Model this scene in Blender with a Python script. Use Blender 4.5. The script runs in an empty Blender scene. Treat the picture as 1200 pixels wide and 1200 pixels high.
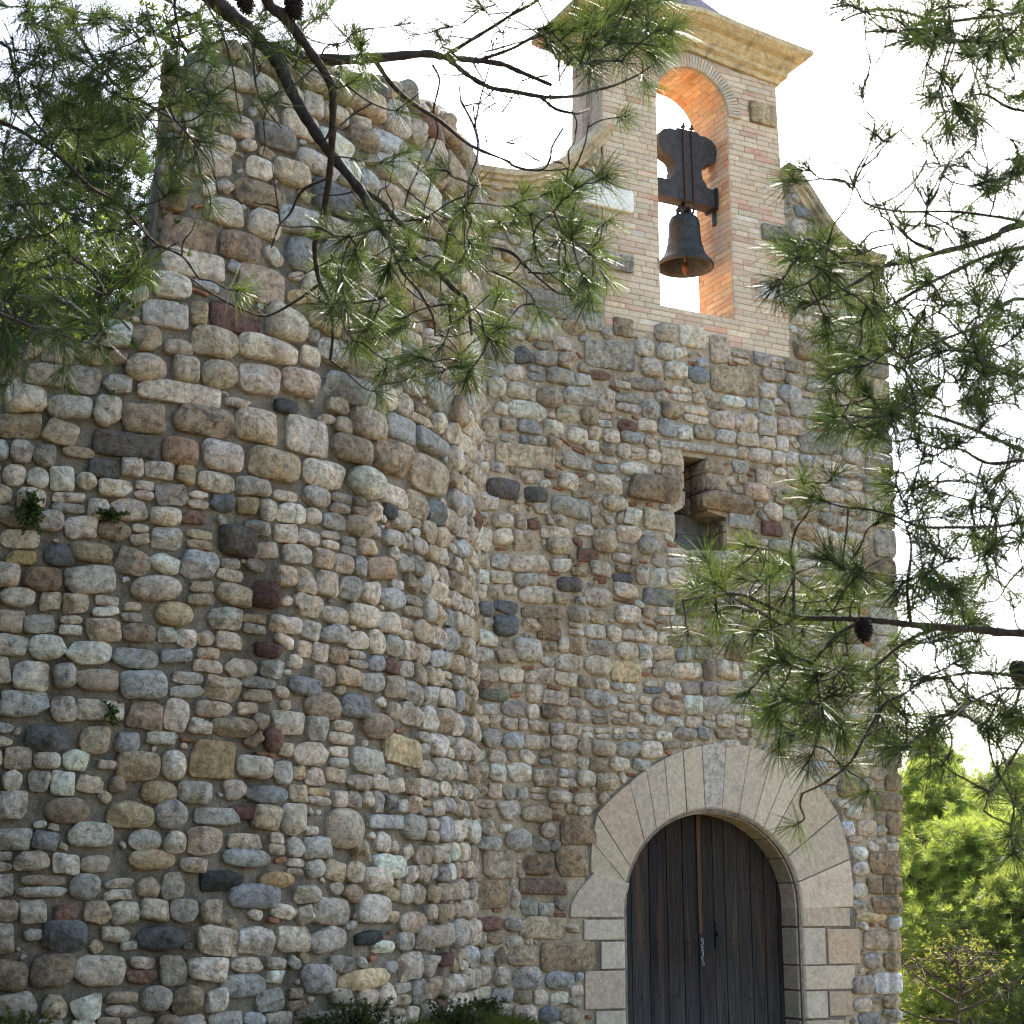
import bpy, bmesh, math, random
import numpy as np
from mathutils import Vector, Matrix
random.seed(7); rng = np.random.default_rng(11)
scene = bpy.context.scene
col = scene.collection
PI = math.pi

# ------------------------------------------------------------------ camera, sky, sun, exposure
FPX = 1920.0; PSI = math.radians(27.5); PITCH = math.atan(463/FPX)
Fh = np.array([math.sin(PSI), math.cos(PSI), 0]); RT = np.array([math.cos(PSI), -math.sin(PSI), 0]); UZ = np.array([0, 0, 1.])
FW = math.cos(PITCH)*Fh + math.sin(PITCH)*UZ; UP = -math.sin(PITCH)*Fh + math.cos(PITCH)*UZ
CAM = np.array([-8.918, -13.049, 1.6])
cd = bpy.data.cameras.new('camera'); cam = bpy.data.objects.new('camera', cd); col.objects.link(cam)
cd.sensor_width = 36; cd.lens = FPX/1200*36; cd.clip_start = 0.05; cd.clip_end = 6000
cam.matrix_world = Matrix(((RT[0], UP[0], -FW[0], CAM[0]), (RT[1], UP[1], -FW[1], CAM[1]), (RT[2], UP[2], -FW[2], CAM[2]), (0, 0, 0, 1)))
cd.dof.use_dof = True; cd.dof.focus_distance = 14.5; cd.dof.aperture_fstop = 15
scene.camera = cam
SUN_AZ, SUN_EL = math.radians(43), math.radians(44)     # azimuth from +y (behind the wall) towards +x
w = bpy.data.worlds.new('World'); scene.world = w; w.use_nodes = True
nt = w.node_tree; bg = nt.nodes['Background']; sky = nt.nodes.new('ShaderNodeTexSky')
sky.sky_type = 'NISHITA'; sky.sun_disc = False; sky.sun_elevation = SUN_EL; sky.sun_rotation = SUN_AZ
sky.air_density = 1.0; sky.dust_density = 2.0; sky.ozone_density = 1.0
nt.links.new(sky.outputs[0], bg.inputs[0]); bg.inputs[1].default_value = 0.15
sl = bpy.data.lights.new('sun', 'SUN'); sun = bpy.data.objects.new('sun', sl); col.objects.link(sun)
sl.energy = 5.0; sl.angle = math.radians(0.55); sl.color = (1, 0.93, 0.82)
SD = Vector((math.sin(SUN_AZ)*math.cos(SUN_EL), math.cos(SUN_AZ)*math.cos(SUN_EL), math.sin(SUN_EL)))
sun.rotation_euler = SD.to_track_quat('Z', 'Y').to_euler(); sun.location = SD*60
vs = scene.view_settings; vs.view_transform = 'Standard'; vs.look = 'None'; vs.gamma = 1; vs.use_curve_mapping = False
vs.exposure = 2.12
scene.cycles.max_bounces = 8; scene.cycles.diffuse_bounces = 4; scene.cycles.transparent_max_bounces = 8
scene.cycles.use_denoising = True; scene.cycles.filter_width = 1.15

# ------------------------------------------------------------------ helpers
def ray(x, y): return FW + RT*(x-600)/FPX + UP*(600-y)/FPX
def at(x, y, depth): return CAM + ray(x, y)*depth
def fac(x, y, Y=0.0):
    d = ray(x, y); return CAM + d*((Y-CAM[1])/d[1])
def fx(x, y, Y=0.0):
    P = fac(x, y, Y); return (P[0], P[2])
def tag(o, label=None, cat=None, group=None, kind=None):
    if label: o['label'] = label
    if cat: o['category'] = cat
    if group: o['group'] = group
    if kind: o['kind'] = kind
    return o
def empty(name, loc=(0, 0, 0)):
    o = bpy.data.objects.new(name, None); col.objects.link(o); o.location = loc; o.empty_display_size = .2
    return o
def link(name, me, mat, parent=None):
    o = bpy.data.objects.new(name, me); col.objects.link(o)
    for m in (mat if isinstance(mat, (list, tuple)) else [mat]): me.materials.append(m)
    if parent:
        o.parent = parent; o.matrix_parent_inverse = Matrix.Translation(-Vector(parent_loc(parent)))
    return o
def parent_loc(p):
    v = Vector(p.location)
    while p.parent: p = p.parent; v = v if p.type != 'EMPTY' else Vector(p.location)
    return v
class MB:                                   # collects numpy pieces, builds ONE mesh
    def __init__(s): s.v = []; s.f = []; s.n = 0; s.c = []; s.p = []; s.m = []; s.sm = []
    def add(s, v, f, c=(.4, .4, .4), por=0.0, mi=0, smooth=True):
        v = np.asarray(v, float); k = len(v)
        s.v.append(v)
        for q in f: s.f.append(tuple(i+s.n for i in q))
        s.m += [mi]*len(f); s.sm += [smooth]*len(f)
        cc = np.ones((k, 4)); cc[:, :3] = c; s.c.append(cc); s.p.append(np.full(k, por)); s.n += k
    def box(s, lo, hi, c=(.4, .4, .4), por=0, mi=0):
        x0, y0, z0 = lo; x1, y1, z1 = hi
        v = [(x0, y0, z0), (x1, y0, z0), (x1, y1, z0), (x0, y1, z0), (x0, y0, z1), (x1, y0, z1), (x1, y1, z1), (x0, y1, z1)]
        s.add(v, [(0, 3, 2, 1), (4, 5, 6, 7), (0, 1, 5, 4), (1, 2, 6, 5), (2, 3, 7, 6), (3, 0, 4, 7)], c, por, mi, False)
    def build(s, name, mat, parent=None):
        me = bpy.data.meshes.new(name)
        me.from_pydata(np.concatenate(s.v).tolist(), [], s.f)
        a = me.attributes.new('col', 'FLOAT_COLOR', 'POINT'); a.data.foreach_set('color', np.concatenate(s.c).ravel())
        b = me.attributes.new('por', 'FLOAT', 'POINT'); b.data.foreach_set('value', np.concatenate(s.p))
        me.polygons.foreach_set('material_index', s.m); me.polygons.foreach_set('use_smooth', s.sm)
        me.update()
        return link(name, me, mat, parent)
def tube(mb, pts, rad, n=7, c=(.1, .1, .1), por=0, mi=0):
    P = np.asarray(pts, float); k = len(P); rad = np.broadcast_to(np.asarray(rad, float), (k,))
    T = np.gradient(P, axis=0); T /= np.linalg.norm(T, axis=1)[:, None]+1e-9
    ref = np.array([.3, .2, .93]) if abs(T[0][2]) < .9 else np.array([1., 0, 0])
    N = np.cross(T, ref); N /= np.linalg.norm(N, axis=1)[:, None]+1e-9; B = np.cross(T, N)
    a = np.arange(n)*2*PI/n
    V = (P[:, None]+rad[:, None, None]*(np.cos(a)[None, :, None]*N[:, None]+np.sin(a)[None, :, None]*B[:, None])).reshape(-1, 3)
    f = [(i*n+j, i*n+(j+1) % n, (i+1)*n+(j+1) % n, (i+1)*n+j) for i in range(k-1) for j in range(n)]
    f += [tuple(range(n-1, -1, -1)), tuple((k-1)*n+j for j in range(n))]
    mb.add(V, f, c, por, mi)
def smooth_poly(pts, per=6):               # Catmull-Rom through the points
    P = np.asarray(pts, float); 
    if len(P) < 3:
        t = np.linspace(0, 1, per+1)[:, None]; return P[0]+(P[-1]-P[0])*t
    Q = np.vstack([2*P[0]-P[1], P, 2*P[-1]-P[-2]]); out = []
    for i in range(1, len(Q)-2):
        for t in np.arange(per)/per:
            a, b, c, d = Q[i-1], Q[i], Q[i+1], Q[i+2]
            out.append(.5*((2*b)+(-a+c)*t+(2*a-5*b+4*c-d)*t*t+(-a+3*b-3*c+d)*t**3))
    out.append(P[-1]); return np.array(out)
def slab_from_outline(name, outer, holes, y0, y1):   # polygon in x,z (with holes) extruded from y0 to y1
    cu = bpy.data.curves.new(name, 'CURVE'); cu.dimensions = '2D'; cu.fill_mode = 'BOTH'; cu.extrude = (y1-y0)/2
    for pl in [outer]+list(holes):
        sp = cu.splines.new('POLY'); sp.points.add(len(pl)-1); sp.use_cyclic_u = True
        for i, (x, z) in enumerate(pl): sp.points[i].co = (x, z, 0, 1)
    o = bpy.data.objects.new(name, cu); col.objects.link(o)
    bpy.context.view_layer.update()
    me = bpy.data.meshes.new_from_object(o.evaluated_get(bpy.context.evaluated_depsgraph_get()))
    bpy.data.objects.remove(o); bpy.data.curves.remove(cu)
    V = np.array([v.co[:] for v in me.vertices]); F = [tuple(p.vertices) for p in me.polygons]
    bpy.data.meshes.remove(me)
    W = np.stack([V[:, 0], (y0+y1)/2-V[:, 2], V[:, 1]], 1)
    return W, F

# ------------------------------------------------------------------ materials
def newmat(name):
    m = bpy.data.materials.new(name); m.use_nodes = True; t = m.node_tree
    return m, t, t.nodes['Principled BSDF']
def N(t, typ, **kw):
    n = t.nodes.new('ShaderNode'+typ)
    for k, v in kw.items(): setattr(n, k, v)
    return n
def noise(t, vec, scale, detail=5, rough=.6, dist=0):
    n = N(t, 'TexNoise'); n.inputs['Scale'].default_value = scale; n.inputs['Detail'].default_value = detail
    n.inputs['Roughness'].default_value = rough; n.inputs['Distortion'].default_value = dist
    if vec: t.links.new(vec, n.inputs['Vector'])
    return n.outputs['Fac']
def ramp(t, fac, *stops):
    r = N(t, 'ValToRGB'); e = r.color_ramp.elements
    while len(e) < len(stops): e.new(.5)
    for i, (p, c) in enumerate(stops):
        e[i].position = p; e[i].color = (c, c, c, 1) if isinstance(c, (int, float)) else (*c, 1)
    t.links.new(fac, r.inputs[0]); return r.outputs[0]
def mix(t, a, b, fac, mode='MIX'):
    m = N(t, 'Mix', data_type='RGBA', blend_type=mode)
    for s, v in ((m.inputs[0], fac), (m.inputs[6], a), (m.inputs[7], b)):
        if hasattr(v, 'is_output') or hasattr(v, 'links'): t.links.new(v, s)
        else: s.default_value = v if isinstance(v, (int, float)) else (*v, 1)
    return m.outputs[2]
def mth(t, op, a, b=None):
    m = N(t, 'Math', operation=op)
    for s, v in zip(m.inputs, (a, b)):
        if v is None: continue
        if hasattr(v, 'links'): t.links.new(v, s)
        else: s.default_value = v
    return m.outputs[0]
def bump(t, h, dist, strength=1.0, nrm=None):
    b = N(t, 'Bump'); b.inputs['Distance'].default_value = dist; b.inputs['Strength'].default_value = strength
    t.links.new(h, b.inputs['Height'])
    if nrm: t.links.new(nrm, b.inputs['Normal'])
    return b.outputs[0]
def coords(t): return N(t, 'TexCoord').outputs['Object']
def attr(t, name, out='Color'):
    a = N(t, 'Attribute'); a.attribute_name = name; return a.outputs[out]
def streaks(t, v):                             # old water runs and damp patches, long in z
    mp = N(t, 'Mapping'); mp.inputs['Scale'].default_value = (2.6, 2.6, .33); t.links.new(v, mp.inputs[0])
    return ramp(t, noise(t, mp.outputs[0], 1.0, 7, .62, .3), (.38, (.60, .58, .55)), (.5, 1.0), (.72, 1.12))
def M_stone():
    m, t, b = newmat('fieldstone'); v = coords(t); c = attr(t, 'col'); por = attr(t, 'por', 'Fac')
    big = noise(t, v, 9, 5, .6); mid = noise(t, v, 22, 6, .65, .4); fine = noise(t, v, 110, 4, .7)
    c1 = mix(t, c, ramp(t, mid, (.3, .42), (.5, 1.0), (.7, 1.36)), 1, 'MULTIPLY')
    c1 = mix(t, c1, ramp(t, fine, (.3, .78), (.55, 1.0), (.75, 1.18)), .8, 'MULTIPLY')
    warm = ramp(t, big, (.5, 0.0), (.68, .55)); c1 = mix(t, c1, mix(t, c1, (1.1, .86, .6), 1, 'MULTIPLY'), warm)
    c1 = mix(t, c1, streaks(t, v), 1, 'MULTIPLY')
    c1 = mix(t, c1, mix(t, c1, (.76, .77, .75), 1, 'MULTIPLY'), ramp(t, noise(t, v, 13, 6, .7, .4), (.52, 0.0), (.6, .7)))
    # dark crust of lichen on the porous blocks, pale spatter on the smooth ones
    lich = mth(t, 'MULTIPLY', ramp(t, noise(t, v, 7, 8, .72, .6), (.5, 0.0), (.62, .75)), por)
    c1 = mix(t, c1, (.085, .082, .078), lich)
    vo = N(t, 'TexVoronoi'); vo.inputs['Scale'].default_value = 75; t.links.new(v, vo.inputs['Vector'])
    sp = mth(t, 'MULTIPLY', ramp(t, vo.outputs['Distance'], (.1, 1.0), (.22, 0.0)), ramp(t, noise(t, v, 3, 2), (.52, 0.0), (.66, .35)))
    c1 = mix(t, c1, (.62, .6, .55), sp)
    t.links.new(c1, b.inputs['Base Color']); b.inputs['Roughness'].default_value = .9
    b.inputs['Specular IOR Level'].default_value = .25
    vp = N(t, 'TexVoronoi', feature='SMOOTH_F1'); vp.inputs['Scale'].default_value = 58
    wv = N(t, 'Mix', data_type='VECTOR'); wv.inputs[0].default_value = .03
    nz = N(t, 'TexNoise'); nz.inputs['Scale'].default_value = 30; t.links.new(v, nz.inputs['Vector'])
    t.links.new(v, wv.inputs[4]); t.links.new(nz.outputs['Color'], wv.inputs[5]); t.links.new(wv.outputs[1], vp.inputs['Vector'])
    pits = mth(t, 'MULTIPLY', ramp(t, vp.outputs['Distance'], (.15, -1.0), (.45, 0.0)), por)
    vc = N(t, 'TexVoronoi', feature='DISTANCE_TO_EDGE'); vc.inputs['Scale'].default_value = 11
    wd = N(t, 'Mix', data_type='VECTOR'); wd.inputs[0].default_value = .09; n8 = N(t, 'TexNoise'); n8.inputs['Scale'].default_value = 9; n8.inputs['Detail'].default_value = 5
    t.links.new(v, n8.inputs['Vector']); t.links.new(v, wd.inputs[4]); t.links.new(n8.outputs['Color'], wd.inputs[5]); t.links.new(wd.outputs[1], vc.inputs['Vector'])
    crk = ramp(t, vc.outputs['Distance'], (.0, 0.0), (.035, 1.0))
    c1 = mix(t, c1, mix(t, c1, (.62, .58, .52), 1, 'MULTIPLY'), mth(t, 'MULTIPLY', mth(t, 'SUBTRACT', 1.0, crk), ramp(t, big, (.42, 0.0), (.58, .75))))
    t.links.new(c1, b.inputs['Base Color'])
    rough8 = noise(t, v, 8, 9, .74, .3)
    t.links.new(bump(t, mth(t, 'ADD', mth(t, 'MULTIPLY', rough8, 2.2), mth(t, 'MULTIPLY', crk, .16)), .03, .9), b.inputs['Normal'])
    nprev = b.inputs['Normal'].links[0].from_socket
    h = mth(t, 'ADD', mth(t, 'ADD', mth(t, 'MULTIPLY', mid, 1.6), mth(t, 'MULTIPLY', fine, .5)), mth(t, 'MULTIPLY', pits, .9))
    t.links.new(bump(t, h, .02, 1.0, nprev), b.inputs['Normal']); return m
def M_mortar(name, c0, c1, c2):
    m, t, b = newmat(name); v = coords(t)
    n1 = noise(t, v, 2.2, 6, .65); n2 = noise(t, v, 45, 6, .75); n3 = noise(t, v, 9, 5, .6)
    c = mix(t, c0, c1, ramp(t, n1, (.35, 0.0), (.65, 1.0))); c = mix(t, c, c2, ramp(t, n3, (.46, 0.0), (.62, .9)))
    c = mix(t, c, ramp(t, n2, (.3, .6), (.7, 1.3)), 1, 'MULTIPLY'); c = mix(t, c, streaks(t, v), 1, 'MULTIPLY')
    t.links.new(c, b.inputs['Base Color']); b.inputs['Roughness'].default_value = .95; b.inputs['Specular IOR Level'].default_value = .15
    h = mth(t, 'ADD', mth(t, 'MULTIPLY', n2, .8), mth(t, 'MULTIPLY', n3, 1.5))
    t.links.new(bump(t, h, .03, .9), b.inputs['Normal']); return m
def M_attr(name, rough=.85, sc=30, amp=(.7, 1.25), bd=.006, stain=None, spec=.25, specks=False):
    m, t, b = newmat(name); v = coords(t); c = attr(t, 'col')
    n1 = noise(t, v, sc, 6, .65); n2 = noise(t, v, sc*5, 4, .7); n0 = noise(t, v, sc*.18, 5, .62, .5)
    c = mix(t, c, ramp(t, n1, (.3, amp[0]), (.7, amp[1])), 1, 'MULTIPLY')
    c = mix(t, c, ramp(t, n2, (.3, .8), (.7, 1.15)), 1, 'MULTIPLY')
    if stain: c = mix(t, c, stain[0], ramp(t, n0, (stain[1], 0.0), (stain[1]+.14, stain[2])))
    if specks:                                # pale lichen dots, and black crust where 'por' is high
        vo = N(t, 'TexVoronoi'); vo.inputs['Scale'].default_value = 62; t.links.new(v, vo.inputs['Vector'])
        c = mix(t, c, (.72, .70, .66), mth(t, 'MULTIPLY', ramp(t, vo.outputs['Distance'], (.12, 1.0), (.26, 0.0)), ramp(t, noise(t, v, 2.6, 3), (.46, 0.0), (.6, .8))))
        c = mix(t, c, (.07, .066, .06), mth(t, 'MULTIPLY', ramp(t, noise(t, v, 16, 8, .75), (.47, 0.0), (.6, .85)), attr(t, 'por', 'Fac')))
    t.links.new(c, b.inputs['Base Color']); b.inputs['Roughness'].default_value = rough; b.inputs['Specular IOR Level'].default_value = spec
    t.links.new(bump(t, mth(t, 'ADD', mth(t, 'MULTIPLY', n1, 1.2), mth(t, 'MULTIPLY', n2, .5)), bd, .8), b.inputs['Normal']); return m
def M_wood():
    m, t, b = newmat('weathered_door_wood'); v = coords(t)
    mp = N(t, 'Mapping'); mp.inputs['Scale'].default_value = (22, 22, 1.1); t.links.new(v, mp.inputs[0])
    g = noise(t, mp.outputs[0], 2.0, 8, .7, .8); g2 = noise(t, mp.outputs[0], .42, 4, .6, .6)
    c = mix(t, attr(t, 'col'), ramp(t, g, (.3, .35), (.5, .85), (.72, 1.7)), 1, 'MULTIPLY')
    sz_ = N(t, 'SeparateXYZ'); t.links.new(v, sz_.inputs[0])
    low = mth(t, 'MULTIPLY', ramp(t, mth(t, 'SUBTRACT', 1.5, sz_.outputs[2]), (.3, 0.0), (1.0, .7)), ramp(t, g, (.4, .2), (.65, 1.0)))
    c = mix(t, c, (.075, .07, .066), low)
    c = mix(t, c, (.15, .068, .03), ramp(t, g2, (.58, 0.0), (.76, .6)))
    t.links.new(c, b.inputs['Base Color']); b.inputs['Roughness'].default_value = .8; b.inputs['Specular IOR Level'].default_value = .2
    t.links.new(bump(t, g, .004, .8), b.inputs['Normal']); return m
def M_leaf(name, dif, trl, rough=.4, tw=.45, var=.5):
    m, t, b = newmat(name); out = t.nodes['Material Output']; c = attr(t, 'col')
    b.inputs['Roughness'].default_value = rough; b.inputs['Specular IOR Level'].default_value = .13
    cd_ = mix(t, dif, c, 1, 'MULTIPLY'); ct = mix(t, trl, c, 1, 'MULTIPLY')
    t.links.new(cd_, b.inputs['Base Color'])
    tr = N(t, 'BsdfTranslucent'); t.links.new(ct, tr.inputs[0])
    mx = N(t, 'MixShader'); mx.inputs[0].default_value = tw
    t.links.new(b.outputs[0], mx.inputs[1]); t.links.new(tr.outputs[0], mx.inputs[2]); t.links.new(mx.outputs[0], out.inputs[0]); return m
MAT = dict(
    stone=M_stone(),
    mortar=M_mortar('lime_mortar', (.47, .365, .24), (.52, .41, .27), (.33, .265, .18)),
    mortar_pale=M_mortar('pale_gable_mortar', (.60, .46, .32), (.63, .50, .36), (.52, .39, .27)),
    mortar_grey=M_mortar('grey_lime_mortar', (.22, .185, .135), (.28, .23, .16), (.14, .125, .10)),
    dressed=M_attr('dressed_sandstone', .9, 26, (.74, 1.16), .012, ((.30, .25, .20), .56, .5), specks=True),
    brick=M_attr('old_brick', .92, 24, (.82, 1.15), .008, ((.60, .47, .325), .42, .6)),
    cornice=M_attr('ochre_plaster', .9, 16, (.7, 1.25), .012, ((.15, .12, .075), .5, .85)),
    wood=M_wood(),
    beam=M_attr('old_beam_wood', .75, 14, (.6, 1.4), .006),
    marble=M_attr('pale_marble', .7, 9, (.92, 1.06), .0015),
    bronze=M_attr('dark_bronze', .6, 20, (.6, 1.5), .002, ((.05, .09, .09), .55, .5), .5),
    iron=M_attr('rusty_iron', .6, 60, (.6, 1.5), .002),
    bark=M_attr('pine_bark', .9, 55, (.45, 1.7), .01),
    tile=M_attr('roof_tile', .85, 20, (.75, 1.25), .006),
    cone=M_attr('cone_scale', .7, 90, (.6, 1.5), .002),
    needle=M_leaf('pine_needle', (.019, .040, .017), (.095, .132, .026), .5, .31),
    leaf=M_leaf('shrub_leaf', (.05, .085, .025), (.20, .25, .04), .45, .42),
)
# metal look of the bell
MAT['bronze'].node_tree.nodes['Principled BSDF'].inputs['Metallic'].default_value = .6
MAT['iron'].node_tree.nodes['Principled BSDF'].inputs['Metallic'].default_value = .3

# ------------------------------------------------------------------ masonry
COL = dict(cream=(.50, .455, .385), grey=(.38, .375, .345), greyd=(.24, .24, .225), blue=(.34, .36, .365), blued=(.23, .25, .265), bluest=(.2, .23, .26), bluew=(.5, .53, .55),
           tan=(.40, .35, .27), tan2=(.36, .32, .26), brown=(.24, .185, .125), brown2=(.27, .225, .17), brownp=(.31, .245, .165), tuff=(.33, .275, .2), tuffd=(.27, .22, .155),
           tuffg=(.30, .285, .25), tuffy=(.37, .315, .22), tuffc=(.41, .35, .26), dark=(.07, .075, .08), dark2=(.1, .1, .095), darkp=(.13, .12, .105), darkt=(.13, .125, .12),
           dkgrey=(.15, .165, .18), black=(.04, .047, .048), greend=(.17, .19, .14), red=(.13, .075, .068), red2=(.19, .12, .095), redd=(.145, .085, .076), orange=(.28, .195, .135), orange2=(.38, .29, .215),
           ochre=(.36, .28, .15), ochre2=(.38, .325, .22), ochre3=(.30, .235, .135), ochre4=(.46, .39, .25), pink=(.43, .375, .31), pinkc=(.5, .4, .32), white=(.56, .53, .475), marble=(.50, .50, .48),
           shard=(.27, .145, .095))
POROUS = dict(tuff=.9, tuffd=1, tuffg=1, tuffy=1, tuffc=.8, brownp=1, darkp=1, darkt=1, tan=.45, brown=.7, brown2=.4, tan2=.4, grey=.3, cream=.2, white=.12, ochre3=.4, greyd=.5)
MIXT = [('cream', .35), ('grey', .19), ('tan', .11), ('tan2', .06), ('blue', .05), ('tuff', .05), ('white', .15), ('brown2', .015), ('ochre2', .02), ('pink', .012), ('blued', .006), ('dkgrey', .006), ('red2', .004), ('tuffg', .03)]
MN = [a for a, b in MIXT]; MW = np.array([b for a, b in MIXT]); MW /= MW.sum()
MA = 36
_t = np.arange(MA)/MA*4                      # samples round a unit square so that corners are always kept
_sq = np.array([(1, -1+2*(s)) if k == 0 else (1-2*s, 1) if k == 1 else (-1, 1-2*s) if k == 2 else (-1+2*s, -1) for k, s in ((int(q), q-int(q)) for q in _t)])
class Stone:
    __slots__ = ('u', 'v', 'rot', 'phi', 'r', 'a', 'b', 'key', 'depth', 'base', 'n', 'q', 'facets', 'amp', 'id', 'free')
    def __init__(s, u, v, w, h, key, rot=0, n=None, irr=.06, depth=None, base=0.024, facets=2, q=None, cuts=None, amp=None):
        s.u, s.v, s.rot, s.key = u, v, rot, key; s.a, s.b = w/2, h/2
        s.n = n or rng.choice([2.3, 2.8, 3.5, 5, 8], p=[.2, .26, .26, .18, .1])
        ang = np.arctan2(_sq[:, 1]*s.b, _sq[:, 0]*s.a)
        ca, sa = np.cos(ang), np.sin(ang)
        r = (np.abs(ca/s.a)**s.n+np.abs(sa/s.b)**s.n)**(-1/s.n)
        for k in (2, 3, 4, 5): r = r*(1+rng.normal(0, irr/(k-.6))*np.cos(k*ang+rng.uniform(0, 6.28)))
        for _ in range(rng.integers(0, 4) if cuts is None else cuts):
            ac = rng.uniform(0, 2*PI); cc = np.cos(ang-ac); sup = (r*np.clip(cc, 0, None)).max()
            lim = np.where(cc > .05, sup*rng.uniform(.8, .96)/np.clip(cc, .05, None), 1e9); r = np.minimum(r, lim)
        s.phi, s.r = ang, r
        s.depth = depth if depth is not None else min(w, h)*rng.uniform(.26, .44)
        s.base = base; s.facets = facets; s.q = q or rng.choice([1.9, 2.4, 3.2, 4.5], p=[.2, .3, .3, .2]); s.amp = .045 if amp is None else amp
    def inside(s, U, V, grow=0.0):
        du, dv = U-s.u, V-s.v; c, si = math.cos(s.rot), math.sin(s.rot)
        x = du*c+dv*si; y = -du*si+dv*c
        an = np.arctan2(y, x); o = np.argsort(s.phi); ph, rr = s.phi[o], s.r[o]
        R = np.interp(an, np.r_[ph-2*PI, ph, ph+2*PI], np.r_[rr, rr, rr]); return x*x+y*y < (R+grow)**2
    def mesh(s, mb, fmap, mi=0, K=None, colour=None):
        if K is None: K = (1.0, 1.0, .965, .9, .8, .66, .48, .26) if max(s.a, s.b) > .04 else (1., 1., .88, .6)
        c, si = math.cos(s.rot), math.sin(s.rot); x = s.r*np.cos(s.phi); y = s.r*np.sin(s.phi); mn = min(s.a, s.b)
        rings = []; wv = rng.normal(0, 1, (4, 4))
        fac_ = [(rng.uniform(0, 2*PI), rng.uniform(.5, 1.5), rng.uniform(.05, .7)) for _ in range(s.facets)]
        wv2 = rng.normal(0, 1, (5, 4))
        def height(X, Y, rho):
            z = s.depth*np.clip(1-rho**s.q, 0, 1)**(1/min(s.q, 2.6))
            for aa, sl_, off in fac_:
                dd = (X*math.cos(aa)/s.a+Y*math.sin(aa)/s.b)
                z = np.minimum(z, s.depth*(1-np.clip(dd-off, 0, None)*sl_))
            w_ = sum(np.sin(X/mn*wv[i, 0]*2.2+Y/mn*wv[i, 1]*2.2+wv[i, 2]*3)*wv[i, 3] for i in range(4))
            w2 = sum(np.sin(X/mn*wv2[i, 0]*5+Y/mn*wv2[i, 1]*5+wv2[i, 2]*3)*wv2[i, 3] for i in range(5))
            return z+(w_*s.amp+w2*.4*s.amp)*s.depth*np.clip(1.25-rho, 0, 1)
        for i, k in enumerate(K):
            X, Y = x*k, y*k
            z = np.full(MA, -.035) if i == 0 else height(X, Y, np.full(MA, k if i > 1 else .985))
            if i: z = z+rng.normal(0, s.depth*.025, MA)
            rings.append(np.stack([X, Y, z], 1))
        rings.append(np.array([[0, 0, height(np.zeros(1), np.zeros(1), np.zeros(1))[0]]]))
        L = np.concatenate(rings); U = s.u+L[:, 0]*c-L[:, 1]*si; V = s.v+L[:, 0]*si+L[:, 1]*c
        D = L[:, 2]+np.where(L[:, 2] > -.03, s.base, 0)
        W = fmap(U, V, D); k = len(K)
        f = [(i*MA+j, i*MA+(j+1) % MA, (i+1)*MA+(j+1) % MA, (i+1)*MA+j) for i in range(k-1) for j in range(MA)]
        f += [((k-1)*MA+j, (k-1)*MA+(j+1) % MA, k*MA) for j in range(MA)]
        cc = np.array(COL[s.key] if colour is None else colour)
        cc = np.clip(cc*rng.uniform(.82, 1.15)*(1+rng.normal(0, .012, 3))*((1, 1, 1) if colour is not None else (1.62, 1.465, 1.27)), .01, .9)
        mb.add(W, f, cc, POROUS.get(s.key, .05)*rng.uniform(.5, 1.1), mi)
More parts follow.
